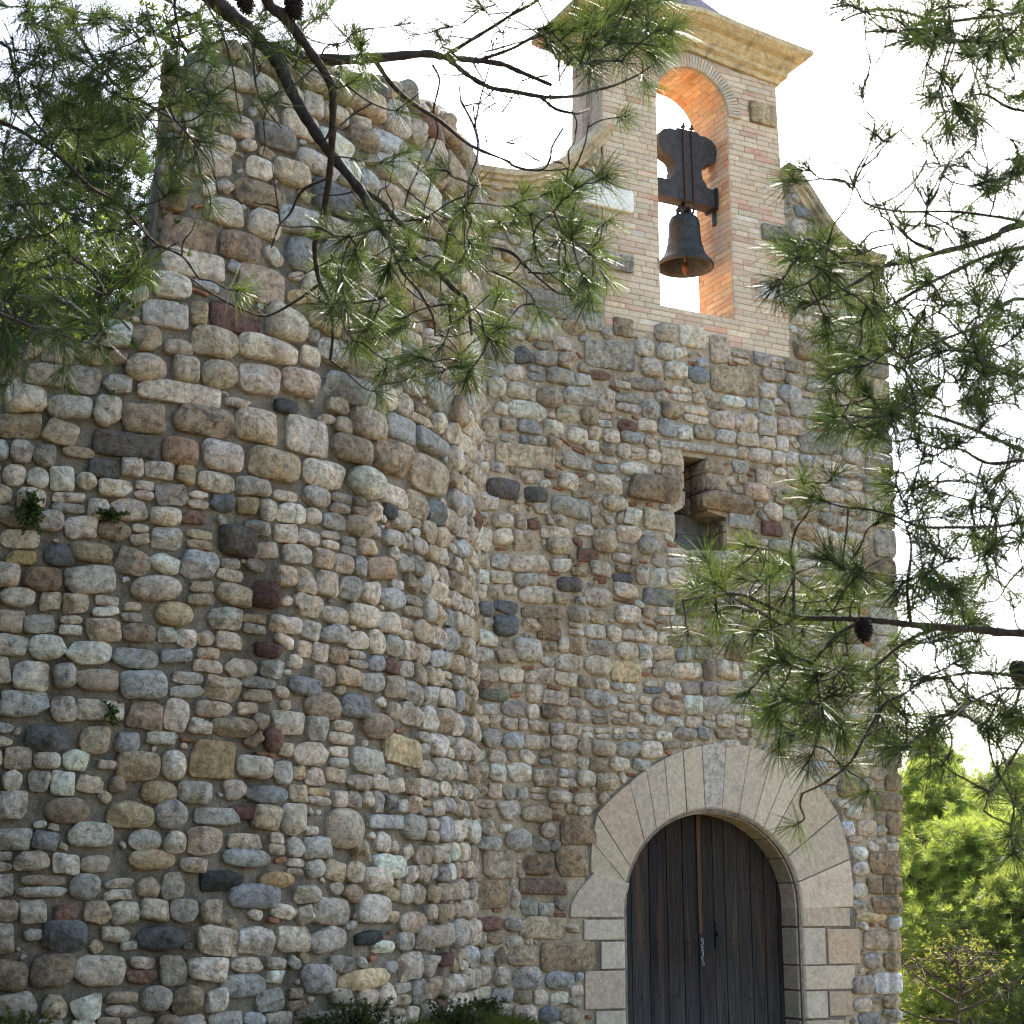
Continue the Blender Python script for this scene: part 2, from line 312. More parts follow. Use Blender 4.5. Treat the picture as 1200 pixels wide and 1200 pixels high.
class Packer:
    def __init__(s, u0, u1, v0, v1, allowed, res=.008):
        s.u0, s.v0, s.res = u0, v0, res
        s.U, s.V = np.meshgrid(np.arange(u0, u1, res), np.arange(v0, v1, res))
        s.occ = np.where(allowed(s.U, s.V), 0, -1).astype(np.int32); s.u1, s.v1 = u1, v1; s.st = []
    def win(s, st, pad=.02):
        R = st.r.max()+pad; i0 = max(int((st.v-R-s.v0)/s.res), 0); i1 = max(int((st.v+R-s.v0)/s.res)+1, 0)
        j0 = max(int((st.u-R-s.u0)/s.res), 0); j1 = max(int((st.u+R-s.u0)/s.res)+1, 0); return slice(i0, i1), slice(j0, j1)
    def put(s, st, tol=.06, grow=.006, force=False):
        w_ = s.win(st); U, V = s.U[w_], s.V[w_]
        if U.size == 0: return False
        ins = st.inside(U, V, grow if not force else 0); n = ins.sum()
        if n == 0: return False
        if not force and ((s.occ[w_] != 0) & ins).sum() > tol*n: return False
        s.st.append(st); st.id = len(s.st); st.free = not force; o = s.occ[w_]; o[ins & (o == 0)] = st.id; return True
    def grow(s, rounds=9, k=1.055, gap=.0045, tol=.015):
        for _ in range(rounds):
            for st in s.st:
                if not st.free: continue
                for ax in (0, 1):
                    x, y = st.r*np.cos(st.phi), st.r*np.sin(st.phi); old = (st.phi, st.r, st.a, st.b)
                    if ax == 0:
                        if st.a > 2.3*st.b: continue
                        x = x*k; st.a *= k
                    else:
                        if st.b > 1.25*st.a: continue
                        y = y*k; st.b *= k
                    st.phi, st.r = np.arctan2(y, x), np.hypot(x, y)
                    w_ = s.win(st); ins = st.inside(s.U[w_], s.V[w_], gap); o = s.occ[w_]
                    if ins.size == 0 or ((o != 0) & (o != st.id) & ins).sum() > tol*ins.sum(): st.phi, st.r, st.a, st.b = old
                    else: o[ins & (o == 0)] = st.id
    def rows(s, size, wob, tol=.08, aspect=(.85, 1.9)):
        ph = rng.uniform(0, 6, 6); v = s.v0
        while v < s.v1:
            rh = size(v)*rng.uniform(.72, 1.25); u = s.u0-rng.uniform(0, .3)
            while u < s.u1:
                wd = rh*rng.uniform(*aspect)*rng.choice([1, 1.35], p=[.88, .12]); hh = rh*rng.uniform(.74, 1.05)
                dv = wob*(math.sin(u*1.1+ph[0]+v*.3)+.6*math.sin(u*2.3+ph[1]-v*.5))
                cu, cv = u+wd/2, v+rh/2+dv+rng.normal(0, .06*rh)
                if rng.random() < .13:       # two thin ones instead of one
                    for q in (-.25, .25):
                        s.put(Stone(cu, cv+q*rh, wd*rng.uniform(.8, 1), rh*.46, rng.choice(MN, p=MW), rng.normal(0, .06)), tol)
                else:
                    for k in (1, .84, .66):
                        if s.put(Stone(cu, cv, wd*k, hh*k, rng.choice(MN, p=MW), rng.normal(0, .08), irr=.065, **(dict(facets=rng.integers(4, 8), q=5.5, n=rng.choice([3.2, 5, 8]), cuts=rng.integers(2, 6), amp=.07) if rng.random() < .66 else dict(facets=rng.integers(0, 2)))), tol): break
                u += wd+rng.uniform(.006, .03)
            v += rh+rng.uniform(.004, .022)
    def fill(s, n, lo, hi, tol=.05, shard=.2, keys=None):
        free = np.argwhere(s.occ == 0)
        for _ in range(n):
            i, j = free[rng.integers(len(free))]
            if s.occ[i, j] != 0: continue
            u, v = s.u0+j*s.res, s.v0+i*s.res
            if rng.random() < shard: st = Stone(u, v, rng.uniform(.06, .15), rng.uniform(.022, .04), 'shard', rng.normal(0, .25), n=7, depth=.012, facets=0)
            else:
                sz = rng.uniform(lo, hi); st = Stone(u, v, sz*rng.uniform(1, 1.6), sz*rng.uniform(.7, 1), rng.choice(MN, p=MW), rng.normal(0, .5), irr=.1, depth=sz*.3)
            s.put(st, tol)
def facemap(U, V, D): return np.stack([U, -D, V], 1)

# ---- tower: an arc of wall, radius 4 m
TC = np.array([-6.13, 1.73]); TR = 4.0; TH0 = math.radians(-100.7)
def towmap(U, V, D):
    th = TH0+U/TR; r = TR+D; return np.stack([TC[0]+r*np.cos(th), TC[1]+r*np.sin(th), V], 1)
def towuv(x, y):
    d = ray(x, y); o = CAM[:2]-TC; a = d[0]**2+d[1]**2; b = o@d[:2]; c = o@o-TR*TR
    t = (-b-math.sqrt(max(b*b-a*c, 0)))/a; P = CAM+d*t
    th = math.atan2(P[1]-TC[1], P[0]-TC[0]); return (th-TH0)*TR, P[2]

# ------------------------------------------------------------------ ground
def ground_h(x, y):
    d = np.hypot(x-TC[0], y-TC[1]); bank = .78*np.clip(1-(d-4.0)/5.5, 0, 1)**1.6
    return bank*np.where(d < 4, 1, 1)+.10*np.sin(x*.35+1)*np.sin(y*.31)-.1
mb = MB()
gx = np.r_[np.linspace(-900, -40, 14), np.linspace(-34, 34, 120), np.linspace(40, 900, 14)]
gy = np.r_[np.linspace(-300, -34, 8), np.linspace(-30, 30, 110), np.linspace(36, 2500, 16)]
X, Y = np.meshgrid(gx, gy); Z = ground_h(X, Y); k = len(gx)
mb.add(np.stack([X, Y, Z], -1).reshape(-1, 3), [(i*k+j, i*k+j+1, (i+1)*k+j+1, (i+1)*k+j) for i in range(len(gy)-1) for j in range(k-1)])
m, t, b = newmat('dry_earth'); v = coords(t)
c = mix(t, (.11, .08, .05), (.17, .135, .085), ramp(t, noise(t, v, .8, 7), (.4, 0.0), (.6, 1.0)))
c = mix(t, c, (.10, .11, .04), ramp(t, noise(t, v, .35, 6), (.5, 0.0), (.62, .8)))
t.links.new(c, b.inputs['Base Color']); b.inputs['Roughness'].default_value = .95
t.links.new(bump(t, noise(t, v, 14, 6), .05), b.inputs['Normal'])
tag(mb.build('ground', m), kind='structure')
# far ridge
mb = MB(); n = 90; xs = np.linspace(-1800, 2600, n)
hh = 52+22*np.sin(xs*.0031+.6)+12*np.sin(xs*.011)+5*np.sin(xs*.041)
V = []; 
for j, (yy, f_) in enumerate(((1500, 0), (1700, .55), (1950, 1), (2300, 0))):
    V += [(x, yy+60*math.sin(x*.004), h*f_-4) for x, h in zip(xs, hh)]
mb.add(V, [(j*n+i, j*n+i+1, (j+1)*n+i+1, (j+1)*n+i) for j in range(3) for i in range(n-1)])
m, t, b = newmat('wooded_ridge'); v = coords(t)
c = mix(t, (.05, .075, .04), (.10, .12, .06), ramp(t, noise(t, v, .03, 8), (.4, 0.0), (.6, 1.0))); t.links.new(c, b.inputs['Base Color'])
b.inputs['Roughness'].default_value = 1
tag(mb.build('hills', m), kind='structure')

# ------------------------------------------------------------------ chapel
chapel = tag(empty('chapel', (0, 0, 0)), 'old rubble stone chapel with arched plank door and brick bell gable', 'chapel')
AZ, AA, AB = 1.62, .95, .84                   # door arch: centre height, half width, rise
def door_line(g=0.0, n=22, z0=-.3):
    a = np.linspace(PI, 0, n); return [(-AA-g, z0)]+[((AA+g)*math.cos(q), AZ+(AB+g)*math.sin(q)) for q in a]+[(AA+g, z0)]
VOUT = [fx(660+a/2.857, 860+b/2.857) for a, b in ((90, 460), (110, 270), (220, 165), (335, 85), (460, 40), (697, 68), (812, 130), (915, 270), (955, 420), (967, 580))]
VIN_A = [176, 158, 140, 119, 95, 62, 47, 31, 14, -3]
VIN = [(AA*math.cos(math.radians(a)), AZ+AB*math.sin(math.radians(a))) for a in VIN_A]
VOUT[0] = (VOUT[0][0], VOUT[0][1]); 
arch_poly = [fx(*p) for p in ((667, 1076), (667, 1028), (690, 1012))]+VOUT+[fx(1000, 1062)]
JAMB = [((667, 1024, 735, 1076), 0), ((683, 1077, 735, 1102), 0), ((703, 1103, 735, 1136), 0), ((684, 1137, 735, 1183), 0), ((697, 1184, 735, 1216), 0), ((680, 1217, 735, 1250), 0), ((693, 1251, 735, 1300), 0),
        ((934, 1063, 995, 1086), 1), ((934, 1087, 967, 1131), 1), ((968, 1088, 1007, 1130), 2), ((934, 1131, 1001, 1160), 1), ((934, 1161, 969, 1194), 1), ((970, 1161, 998, 1191), 2), ((934, 1195, 989, 1225), 1), ((934, 1226, 1000, 1262), 1), ((934, 1263, 980, 1300), 1)]
def pt_in_poly(U, V, poly):
    ins = np.zeros(U.shape, bool); n = len(poly); j = n-1
    for i in range(n):
        (xi, yi), (xj, yj) = poly[i], poly[j]
        cnd = ((yi > V) != (yj > V)); ins ^= cnd & (U < (xj-xi)*(V-yi)/((yj-yi) if abs(yj-yi) > 1e-9 else 1e-9)+xi); j = i
    return ins
EDGE = [fx(*p) for p in ((1056, 1250), (1057, 1100), (1055, 850), (1047, 555), (1036, 343))]
def edge_x(z):
    zs = np.array([p[1] for p in EDGE]); xs = np.array([p[0] for p in EDGE]); return np.interp(z, zs, xs)
WL = [(-2.9, 8.44), (-2.54, 8.46), (-2.1, 8.5), (-1.85, 8.59), (-1.59, 8.75), (-1.4, 8.92), (-1.24, 9.1), (-1.12, 9.26)]
WR = [(1.14, 9.3), (1.26, 9.25), (1.42, 9.08), (1.61, 8.84), (1.8, 8.64), (2.0, 8.53), (2.2, 8.49), (2.42, 8.48)]
WL, WR = [list(map(tuple, smooth_poly(q, 4))) for q in (WL, WR)]
ZB = 7.16                                     # where the brick gable starts
SLOT = [(-.24, 5.93), (.05, 5.93), (.05, 5.40), (.27, 5.36), (.27, 5.02), (-.22, 4.98), (-.36, 5.05), (-.36, 5.33), (-.24, 5.4)]
outer = [(-2.9, -.4), (2.2, -.4)]+[(p[0]-.035, p[1]) for p in EDGE]+[(2.40, 8.46)]+WR[::-1]+[(1.13, ZB), (-1.1, ZB)]+WL[::-1]
V, F = slab_from_outline('facade_wall', outer, [door_line(.06), SLOT], 0, .6)
mb = MB(); mb.add(V, F, (.35, .28, .2), 0, 0, False)
# stones of the facade
def allowed(U, V):
    a = (U > -2.75) & (V > -.3) & (U < edge_x(V)-.005) & (V < 8.44)
    a |= pt_in_poly(U, V, [(-2.9, 8)]+[(x, z-.1) for x, z in WL]+[(-1.1, 8)]) | pt_in_poly(U, V, [(1.13, 8)]+[(x, z-.1) for x, z in WR]+[(2.4, 8)])
    a &= ~((U > -1.1) & (U < 1.14) & (V > ZB))
    a &= ~pt_in_poly(U, V, arch_poly)
    for (x0, y0, x1, y1), s in JAMB:
        (a0, b1), (a1, b0) = fx(x0, y0), fx(x1, y1)
        a &= ~((U > a0-.01) & (U < max(a1, .95 if s else a1)+.01) & (V < b1+.01) & (V > b0-.01))
    a &= ~((np.abs(U) < 1.0) & (V < 2.2))
    a &= ~pt_in_poly(U, V, SLOT); return a
pk = Packer(-2.8, 2.5, -.3, 9.3, allowed)
FST = [(695,377,24,22,'tuffg','a'),(730,384,24,22,'tuffd','a'),(714,416,60,34,'tuffg','a'),(859,446,55,33,'tuffy','a'),(818,440,26,20,'bluest','r'),(701,440,28,12,'red2','r'),(735,500,24,16,'red2','r'),(757,451,42,16,'tuffg','r'),
 (754,408,22,20,'white','m'),(779,412,22,20,'white','m'),(779,390,28,22,'cream','m'),(811,395,32,26,'cream','a'),(843,410,24,34,'tan','a'),(762,431,25,22,'cream','m'),(791,435,27,20,'white','m'),(859,471,28,14,'white','r'),
 (643,466,32,25,'tan2','r'),(676,511,27,20,'cream','r'),(617,535,75,28,'tuffc','a'),(712,569,32,25,'cream','m'),(666,565,26,20,'cream','m'),(764,573,62,30,'tuffd','p'),(785,535,28,22,'tan','a'),(786,556,26,20,'tuff','a'),
 (817,526,92,10,'grey','l'),(836,547,24,19,'tuff','a'),(838,566,25,20,'tuff','a'),(852,590,66,22,'tuffd','p'),(868,609,30,22,'bluew','a'),(904,620,25,17,'redd','a'),(895,561,21,20,'pink','a'),(885,577,28,21,'pinkc','m'),(688,651,25,16,'red2','a'),
 (707,634,28,28,'tan','m'),(650,625,36,15,'cream','a'),(590,573,42,24,'darkt','m'),(627,580,28,18,'darkt','m'),(617,482,47,25,'white','r'),(627,697,42,22,'cream','m'),(634,718,48,14,'brown2','a'),(592,733,30,26,'dkgrey','m'),(643,738,28,26,'brown','a'),
 (617,762,34,28,'grey','m'),(733,787,36,26,'ochre4','a'),(770,700,38,20,'greyd','a'),(667,685,30,18,'darkt','m'),(677,973,43,35,'brownp','a'),(669,1011,38,33,'brownp','a'),(630,1013,35,27,'brownp','m'),(585,1013,40,34,'tuffc','a'),(636,1039,58,19,'brown2','a'),
 (575,1048,40,34,'brownp','a'),(636,1087,58,27,'tuffc','a'),(665,1121,66,36,'brownp','a'),(607,984,32,28,'grey','r'),(572,989,34,18,'grey','m'),(578,815,36,15,'greend','r'),
 (1036,1012,38,27,'brownp','a'),(1045,1038,22,21,'brownp','a'),(1024,1039,18,20,'brownp','a'),(1039,1061,36,21,'brownp','a'),(1048,1082,17,16,'bluew','m'),(1020,1075,35,12,'ochre4','r'),(1033,1102,45,22,'tuffc','a'),(1022,1126,22,20,'grey','r'),(1045,1127,20,22,'brownp','a'),
 (1040,1152,33,26,'bluew','a'),(1010,1154,26,23,'grey','m'),(1011,1178,22,19,'cream','r'),(1044,1174,22,15,'tan','m'),(1040,940,33,22,'brownp','a'),(1047,966,18,25,'brownp','a'),(1046,917,20,20,'tuffd','a'),(1000,952,20,17,'white','m'),(993,971,15,18,'bluew','m'),(1015,971,23,20,'tan','a'),
 (1007,1000,18,18,'white','r'),(1008,1018,20,18,'white','r'),(620,250,58,34,'tuffg','a'),(688,264,46,24,'tuffg','a'),(590,323,40,28,'tuffc','a'),(647,357,62,32,'tuffg','a'),(630,389,36,22,'white','m'),(562,245,22,50,'tuffg','a'),(562,300,22,50,'tuff','a'),(562,350,22,36,'tuffg','a'),
 (690,307,44,24,'tuffg','a'),(950,480,52,24,'tuffg','a'),(960,520,52,26,'tuffg','a'),(945,560,48,24,'tuffc','a'),(925,462,28,22,'bluew','r'),(720,590,30,20,'cream','r'),(655,640,30,20,'tan','m'),(760,640,28,22,'grey','r'),(700,700,34,24,'cream','r'),(735,720,30,22,'cream','m')]
def fixed(pk, lst, uvf):
    for x, y, pw, ph, key, ty in lst:
        (ua, va), (ub, vb) = uvf(x-pw/2, y), uvf(x+pw/2, y); (uc, vc), (ud, vd) = uvf(x, y-ph/2), uvf(x, y+ph/2); (cu, cv) = uvf(x, y)
        W, H_ = abs(ub-ua), abs(vc-vd); kw = dict(irr=.05)
        if ty == 'a': kw = dict(n=9, irr=.02, depth=.03, q=5, facets=1, cuts=1)
        if ty == 'k': kw = dict(n=30, irr=.0, depth=.012, q=9, facets=0, cuts=0, amp=.01)
        if ty == 'l': kw = dict(n=9, irr=.02, depth=.05, q=4, facets=1, cuts=0)
        if ty == 'p': kw = dict(n=7, irr=.05, depth=.085, q=5, facets=3, cuts=2, base=.05, amp=.12)
        if ty == 'r': kw = dict(n=2.3, irr=.035, q=2.0, facets=0, cuts=0)
        if ty == 'm': kw = dict(n=4, irr=.045)
        pk.put(Stone(cu, cv, W*.97, H_*.97, key, rng.normal(0, .03), **kw), force=True)
fixed(pk, FST, fx)
z = 2.95                                       # quoins up the right-hand corner
qi = 0
while z < 8.3:
    h = rng.uniform(.2, .3); wq = (.42 if qi % 2 else .26)*rng.uniform(.85, 1.2); ex = float(edge_x(z+h/2))
    pk.put(Stone(ex-wq/2-.012, z+h/2, wq, h*.95, rng.choice(['brownp', 'tuffc', 'tuffg', 'tuff', 'grey', 'cream']), 0, n=8, irr=.02, depth=.03, q=5, facets=1, cuts=1), .3); z += h+.012; qi += 1
pk.rows(lambda v: (.148 if v < 3.3 else .154 if v < 6 else .162), .03, .12)
pk.fill(4000, .07, .13, .06, .03)
pk.grow()
pk.fill(1300, .03, .06, .06, .4)
for s in pk.st:
    s.base = max(s.base-.014, 0)
    s.mesh(mb, facemap, 1)
# stones lining the jambs of the slot window
def revmap_x(x0, sgn):
    return lambda U, V, D: np.stack([x0+sgn*D, U, V], 1)
for (x0, sg, z0, z1) in ((.05, -1, 5.42, 5.92), (-.24, 1, 5.42, 5.92), (.27, -1, 5.05, 5.33), (-.36, 1, 5.08, 5.3)):
    z = z0
    while z < z1-.08:
        h = min(rng.uniform(.13, .2), z1-z)
        for (ya, yb) in ((.0, .26), (.27, .55)):
            Stone((ya+yb)/2, z+h/2, (yb-ya)*.97, h*.94, rng.choice(['tuff', 'tan', 'tuffc']), 0, n=9, irr=.02, depth=.018, facets=1, cuts=0).mesh(mb, revmap_x(x0, sg), 1)
        z += h
facade = mb.build('facade_wall', [MAT['mortar'], MAT['stone']], chapel)
# boards closing the slot at the back
mb = MB()
for i, (a, b_, z0, z1) in enumerate(((-.42, -.1, 4.9, 5.18), (-.095, .32, 4.9, 5.22), (-.42, .32, 5.225, 5.42))): mb.box((a, .33+.004*i, z0), (b_, .36+.004*i, z1), (.13, .12, .105))
mb.box((-.5, .5, 4.8), (.5, .54, 6.0), (.08, .07, .06))
mb.build('slot_board', MAT['beam'], chapel)
# dressed stones round the door
def prism(mb, front, back_in, y0, y1, y2, c, por=0.25):
    """front ring at y0, chamfer ring at y1 and the same ring again at y2"""
    n = len(front); V = [(x, y0, z) for x, z in front]+[(x, y1, z) for x, z in back_in]+[(x, y2, z) for x, z in back_in]
    F = [tuple(range(n-1, -1, -1))]
    for r in range(2): F += [(r*n+i, r*n+(i+1) % n, (r+1)*n+(i+1) % n, (r+1)*n+i) for i in range(n)]
    mb.add(V, F, c, por, 0, False)
def shrink(poly, g):
    P = np.array(poly); c = P.mean(0); d = P-c; L = np.linalg.norm(d, axis=1)[:, None]; return c+d*(1-g/np.maximum(L, .05))
mb = MB(); CH = .055; PR = -.022
tones = [(.54, .425, .29), (.58, .465, .325), (.51, .41, .285), (.52, .395, .265), (.54, .44, .315)]
for i in range(len(VOUT)-1):
    a0, a1 = VIN_A[i], VIN_A[i+1]; sub = 2 if i in (0, 2, 3, 5) else 3 if i == 4 else 1
    base_c = np.array(tones[rng.integers(5)])*rng.uniform(.82, 1.06)*np.array((1, rng.uniform(.95, 1.0), rng.uniform(.9, 1)))
    for s in range(sub):
        f0, f1 = s/sub, (s+1)/sub; g0 = .005 if s == 0 else .0003; g1 = .005 if s == sub-1 else .0003
        aa = np.radians(np.linspace(a0+(a1-a0)*f0, a0+(a1-a0)*f1, 6)); right = math.cos(aa.mean()) > 0
        o0 = np.array(VOUT[i])+(np.array(VOUT[i+1])-VOUT[i])*f0; o1 = np.array(VOUT[i])+(np.array(VOUT[i+1])-VOUT[i])*f1
        cen = np.array([0, AZ]); oo = []
        for k in np.linspace(0, 1, 5):
            p = o0+(o1-o0)*k; r = np.linalg.norm(np.array(VOUT[i])-cen)*(1-(f0+(f1-f0)*k))+np.linalg.norm(np.array(VOUT[i+1])-cen)*(f0+(f1-f0)*k)
            oo.append(cen+(p-cen)/np.linalg.norm(p-cen)*r)
        inn = [np.array([(AA)*math.cos(q), AZ+AB*math.sin(q)]) for q in aa]; chf = [np.array([(AA+CH)*math.cos(q), AZ+(AB+CH)*math.sin(q)]) for q in aa]
        def cut(P):
            P = np.array(P); n0 = len(P); m0 = P.mean(0)
            # open the joint: pull both ends towards the middle
            d = P-m0; tdir = np.array([-math.sin(aa.mean()), math.cos(aa.mean())]); side = np.sign(d@tdir); gg = np.where(side < 0, g0 if a1 < a0 else g1, g1); return P-np.outer(side*(g0+g1)/2, tdir)
        front = cut(list(oo)+list(chf[::-1])); mid = cut(list(oo)+list(inn[::-1]))
        cc = base_c.copy()
        if i == 4 and s == 0: cc = np.array([.52, .44, .35])
        prism(mb, front[::-1], mid[::-1], PR-rng.uniform(0, .004), .03, .3, cc, .6 if (i == 4 and s == 0) else rng.uniform(.02, .2))
for (x0, y0, x1, y1), sd in JAMB:
    (a0, b1), (a1, b0) = fx(x0, y0), fx(x1, y1); g = .005
    b1 = b1 if sd != 0 or True else b1
    zt, zb = (fx((x0+x1)/2, y0)[1]-g, fx((x0+x1)/2, y1)[1]+g)
    if y0 == 1024:
        md = [fx(*p) for p in ((667, 1075), (668, 1060), (677, 1043), (696, 1022), (740, 1035), (735.5, 1055), (735, 1075))][::-1]
        fr = [(x-(CH if i < 3 else 0), zq) for i, (x, zq) in enumerate(md)]; fr, md = fr[::-1], md[::-1]
    elif sd == 0: fr = [(a0, zb), (-AA-CH, zb), (-AA-CH, zt), (a0+(.14 if y0 == 1024 else 0), zt)]; md = [(a0, zb), (-AA, zb), (-AA, zt), (a0+(.14 if y0 == 1024 else 0), zt)]
    elif sd == 1: fr = [(AA+CH, zb), (a1, zb), (a1, zt), (AA+CH, zt)]; md = [(AA, zb), (a1, zb), (a1, zt), (AA, zt)]
    else: fr = md = [(a0+.0, zb), (a1, zb), (a1, zt), (a0, zt)]
    prism(mb, fr, md, PR-rng.uniform(0, .006), .03, .3, np.array(tones[rng.integers(5)])*rng.uniform(.9, 1.05)*((1.0, .9, .82) if sd == 2 else 1), rng.uniform(.02, .2))
surround = mb.build('door_surround', MAT['dressed'], chapel)
bv = surround.modifiers.new('bevel', 'BEVEL'); bv.width = .008; bv.segments = 2; bv.limit_method = 'ANGLE'
# mortar behind the joints of the surround
V, F = slab_from_outline('joint', [(x*1.04, z+.01) for x, z in arch_poly[3:-1]]+[(1.3, -.3), (AA+.012, -.3)]+[((AA+.012)*math.cos(a), AZ+(AB+.012)*math.sin(a)) for a in np.linspace(0, PI, 24)]+[(-AA-.012, -.3), (-1.2, -.3)], [], -.008, .29)
mb = MB(); mb.add(V, F, smooth=False); mb.build('surround_mortar', MAT['mortar_grey'], chapel)
# door: two leaves of upright planks
DY = .25
for side in (-1, 1):
    mb = MB(); x = .012; edges = [.012]
    while x < 1.0: x += rng.uniform(.12, .2); edges.append(x)
    for i in range(len(edges)-1):
        a, b_ = edges[i]+.003, edges[i+1]-.003
        tp = AZ+AB+.1
        cc = np.array((.026, .020, .0155))*rng.uniform(.7, 1.45)*(1+rng.normal(0, .06, 3))
        xs = sorted((side*a, side*b_)); dy = rng.uniform(0, .006)
        mb.box((xs[0], DY+dy, -.1), (xs[1], DY+.045, tp), cc)
    for zr in (.25, .78, 1.3, 1.78, 2.2):
        for i in range(len(edges)-1):
            for q in ((.28, .72) if rng.random() < .5 else (.5,)):
                xx = side*(edges[i]+(edges[i+1]-edges[i])*q); zz = zr+rng.normal(0, .02)
                a = np.arange(8)*PI/4; V = [(xx+.010*math.cos(k), DY-.0015, zz+.010*math.sin(k)) for k in a]+[(xx+.006*math.cos(k), DY-.007, zz+.006*math.sin(k)) for k in a]
                mb.add(V, [(k, (k+1) % 8, 8+(k+1) % 8, 8+k) for k in range(8)]+[tuple(range(8, 16))], (.02, .018, .017))
    leaf = mb.build('door_leaf', MAT['wood'], chapel); bv = leaf.modifiers.new('bevel', 'BEVEL'); bv.width = .004; bv.limit_method = 'ANGLE'
    if side == -1:
        mb = MB(); mb.box((-.02, DY-.014, 1.36), (.02, DY-.002, AZ+AB+.04), (.085, .04, .019)); mb.box((-.018, DY-.009, -.1), (.016, DY-.002, 1.355), (.02, .017, .015)); mb.build('cover_strip', MAT['wood'], leaf)
        mb = MB()                                # short chain hanging from a staple at the seam
        for i in range(9):
            zz = 1.30-.027*i; a = np.linspace(0, 2*PI, 11); ax = (i % 2)*PI/2
            tube(mb, np.stack([-.0+.011*np.cos(a)*math.cos(ax)+.006*math.sin(i*1.7), DY-.03+.011*np.cos(a)*math.sin(ax), zz+.019*np.sin(a)], 1), .0038, 6, (.3, .3, .28))
        mb.build('chain', MAT['iron'], leaf)
    else:
        mb = MB(); mb.box((.17, DY-.012, 1.22), (.215, DY-.001, 1.47), (.012, .011, .011)); mb.box((.18, DY-.03, 1.33), (.205, DY-.013, 1.38), (.012, .011, .011)); mb.build('latch_plate', MAT['iron'], leaf)
# bell gable: bricks over a core
OA, OZ0, OZ1 = .445, 7.46, 9.74                # opening half width, sill, spring
opening = [(-OA, OZ0), (OA, OZ0)]+[(OA*math.cos(a), OZ1+OA*math.sin(a)) for a in np.linspace(0, PI, 22)]
outer = [(-1.1, ZB-.15), (1.13, ZB-.15), (1.17, 8.3), (1.12, 9.3), (1.09, 10.62), (-1.08, 10.62), (-1.1, 9.2)]
GD = .62
V, F = slab_from_outline('bell_gable', outer, [opening], 0.002, GD-.002)
mb = MB(); mb.add(V, F, (.36, .3, .22), 0, 0, False)
BR = [((.66, .49, .315), .40), ((.68, .525, .35), .26), ((.64, .44, .28), .14), ((.58, .29, .19), .12), ((.61, .46, .32), .05), ((.62, .37, .25), .05), ((.68, .57, .43), .02)]
BW = np.array([q for _, q in BR]); BW /= BW.sum()
def bc(): return np.array(BR[rng.choice(len(BR), p=BW)][0])*.85+np.array((.65, .475, .30))*.15
def brick(mb, u0, u1, v0, v1, fmap, c, mi=1, rot=0, d=None):
    s = Stone((u0+u1)/2, (v0+v1)/2, u1-u0, v1-v0, 'tan', rot, n=14, irr=.012, depth=d or rng.uniform(.003, .009), facets=0, q=8, cuts=0, amp=.05, base=0.0)
    s.mesh(mb, fmap, mi, K=(1, 1, .93, .6), colour=c)
CHK = .062
def gl(z): return np.interp(z, [7, 8.3, 9.3, 10.4], [-1.1, -1.1, -1.095, -1.08])
def gr(z): return np.interp(z, [7, 8.3, 9.3, 10.4], [1.13, 1.17, 1.12, 1.09])
RING = .155
blocks = [fx(*p)+fx(*q) for p, q in (((702, 294), (741, 321)), ((891, 333), (935, 359)), ((892, 262), (936, 290)), ((681, 212), (741, 251)), ((878, 118), (908, 150)))]
z = ZB; row = 0
while z < 10.28:
    h = CHK*rng.uniform(.92, 1.08); x = gl(z)+(-.05 if row % 2 else .0); row += 1
    while x < gr(z):
        L = rng.choice([.15, .295, .21], p=[.35, .5, .15])*rng.uniform(.93, 1.07); a, b_ = max(x, gl(z)), min(x+L, gr(z)); x += L+.006
        for (p, q) in ((a, b_),):
            inop = lambda xx: (OZ0 < z+h/2 < OZ1 and abs(xx) < OA) or (z+h/2 >= OZ1 and math.hypot(xx, z+h/2-OZ1) < OA+RING)
            segs = []
            n_ = 24; xs = np.linspace(p, q, n_); ok = np.array([not inop(xx) and not any(min(bl[0], bl[2])-.008 < xx < max(bl[0], bl[2])+.008 and min(bl[1], bl[3])-.02 < z+h/2 < max(bl[1], bl[3])+.02 for bl in blocks) for xx in xs])
            if ok.any():
                i0, i1 = np.where(ok)[0][[0, -1]]
                if xs[i1]-xs[i0] > .035: brick(mb, xs[i0], xs[i1], z+.003, z+h-.003, facemap, bc())
    z += h
for k, bl in enumerate(blocks):
    s = Stone((bl[0]+bl[2])/2, (bl[1]+bl[3])/2, abs(bl[2]-bl[0]), abs(bl[3]-bl[1]), ['tuffg', 'marble', 'tuffg', 'marble', 'ochre4'][k], 0, n=24, irr=0, depth=.014, facets=0, q=9, cuts=0)
    s.mesh(mb, facemap, 3 if k in (1, 3) else 2)
for i in range(46):                             # small bricks on edge round the arch
    a = PI*(i+.5)/46
    s = Stone(0, 0, RING-.01, PI*(OA+RING/2)/46-.006, 'tan', 0, n=12, irr=.01, depth=.008, facets=0, q=8, cuts=0)
    s.mesh(mb, lambda U, V, D, a=a: np.stack([(OA+RING/2+U)*math.cos(a)-V*math.sin(a), -D, OZ1+(OA+RING/2+U)*math.sin(a)+V*math.cos(a)], 1), 1, K=(1, 1, .93, .6), colour=(np.array((.5, .41, .31)) if rng.random() < .65 else bc()))
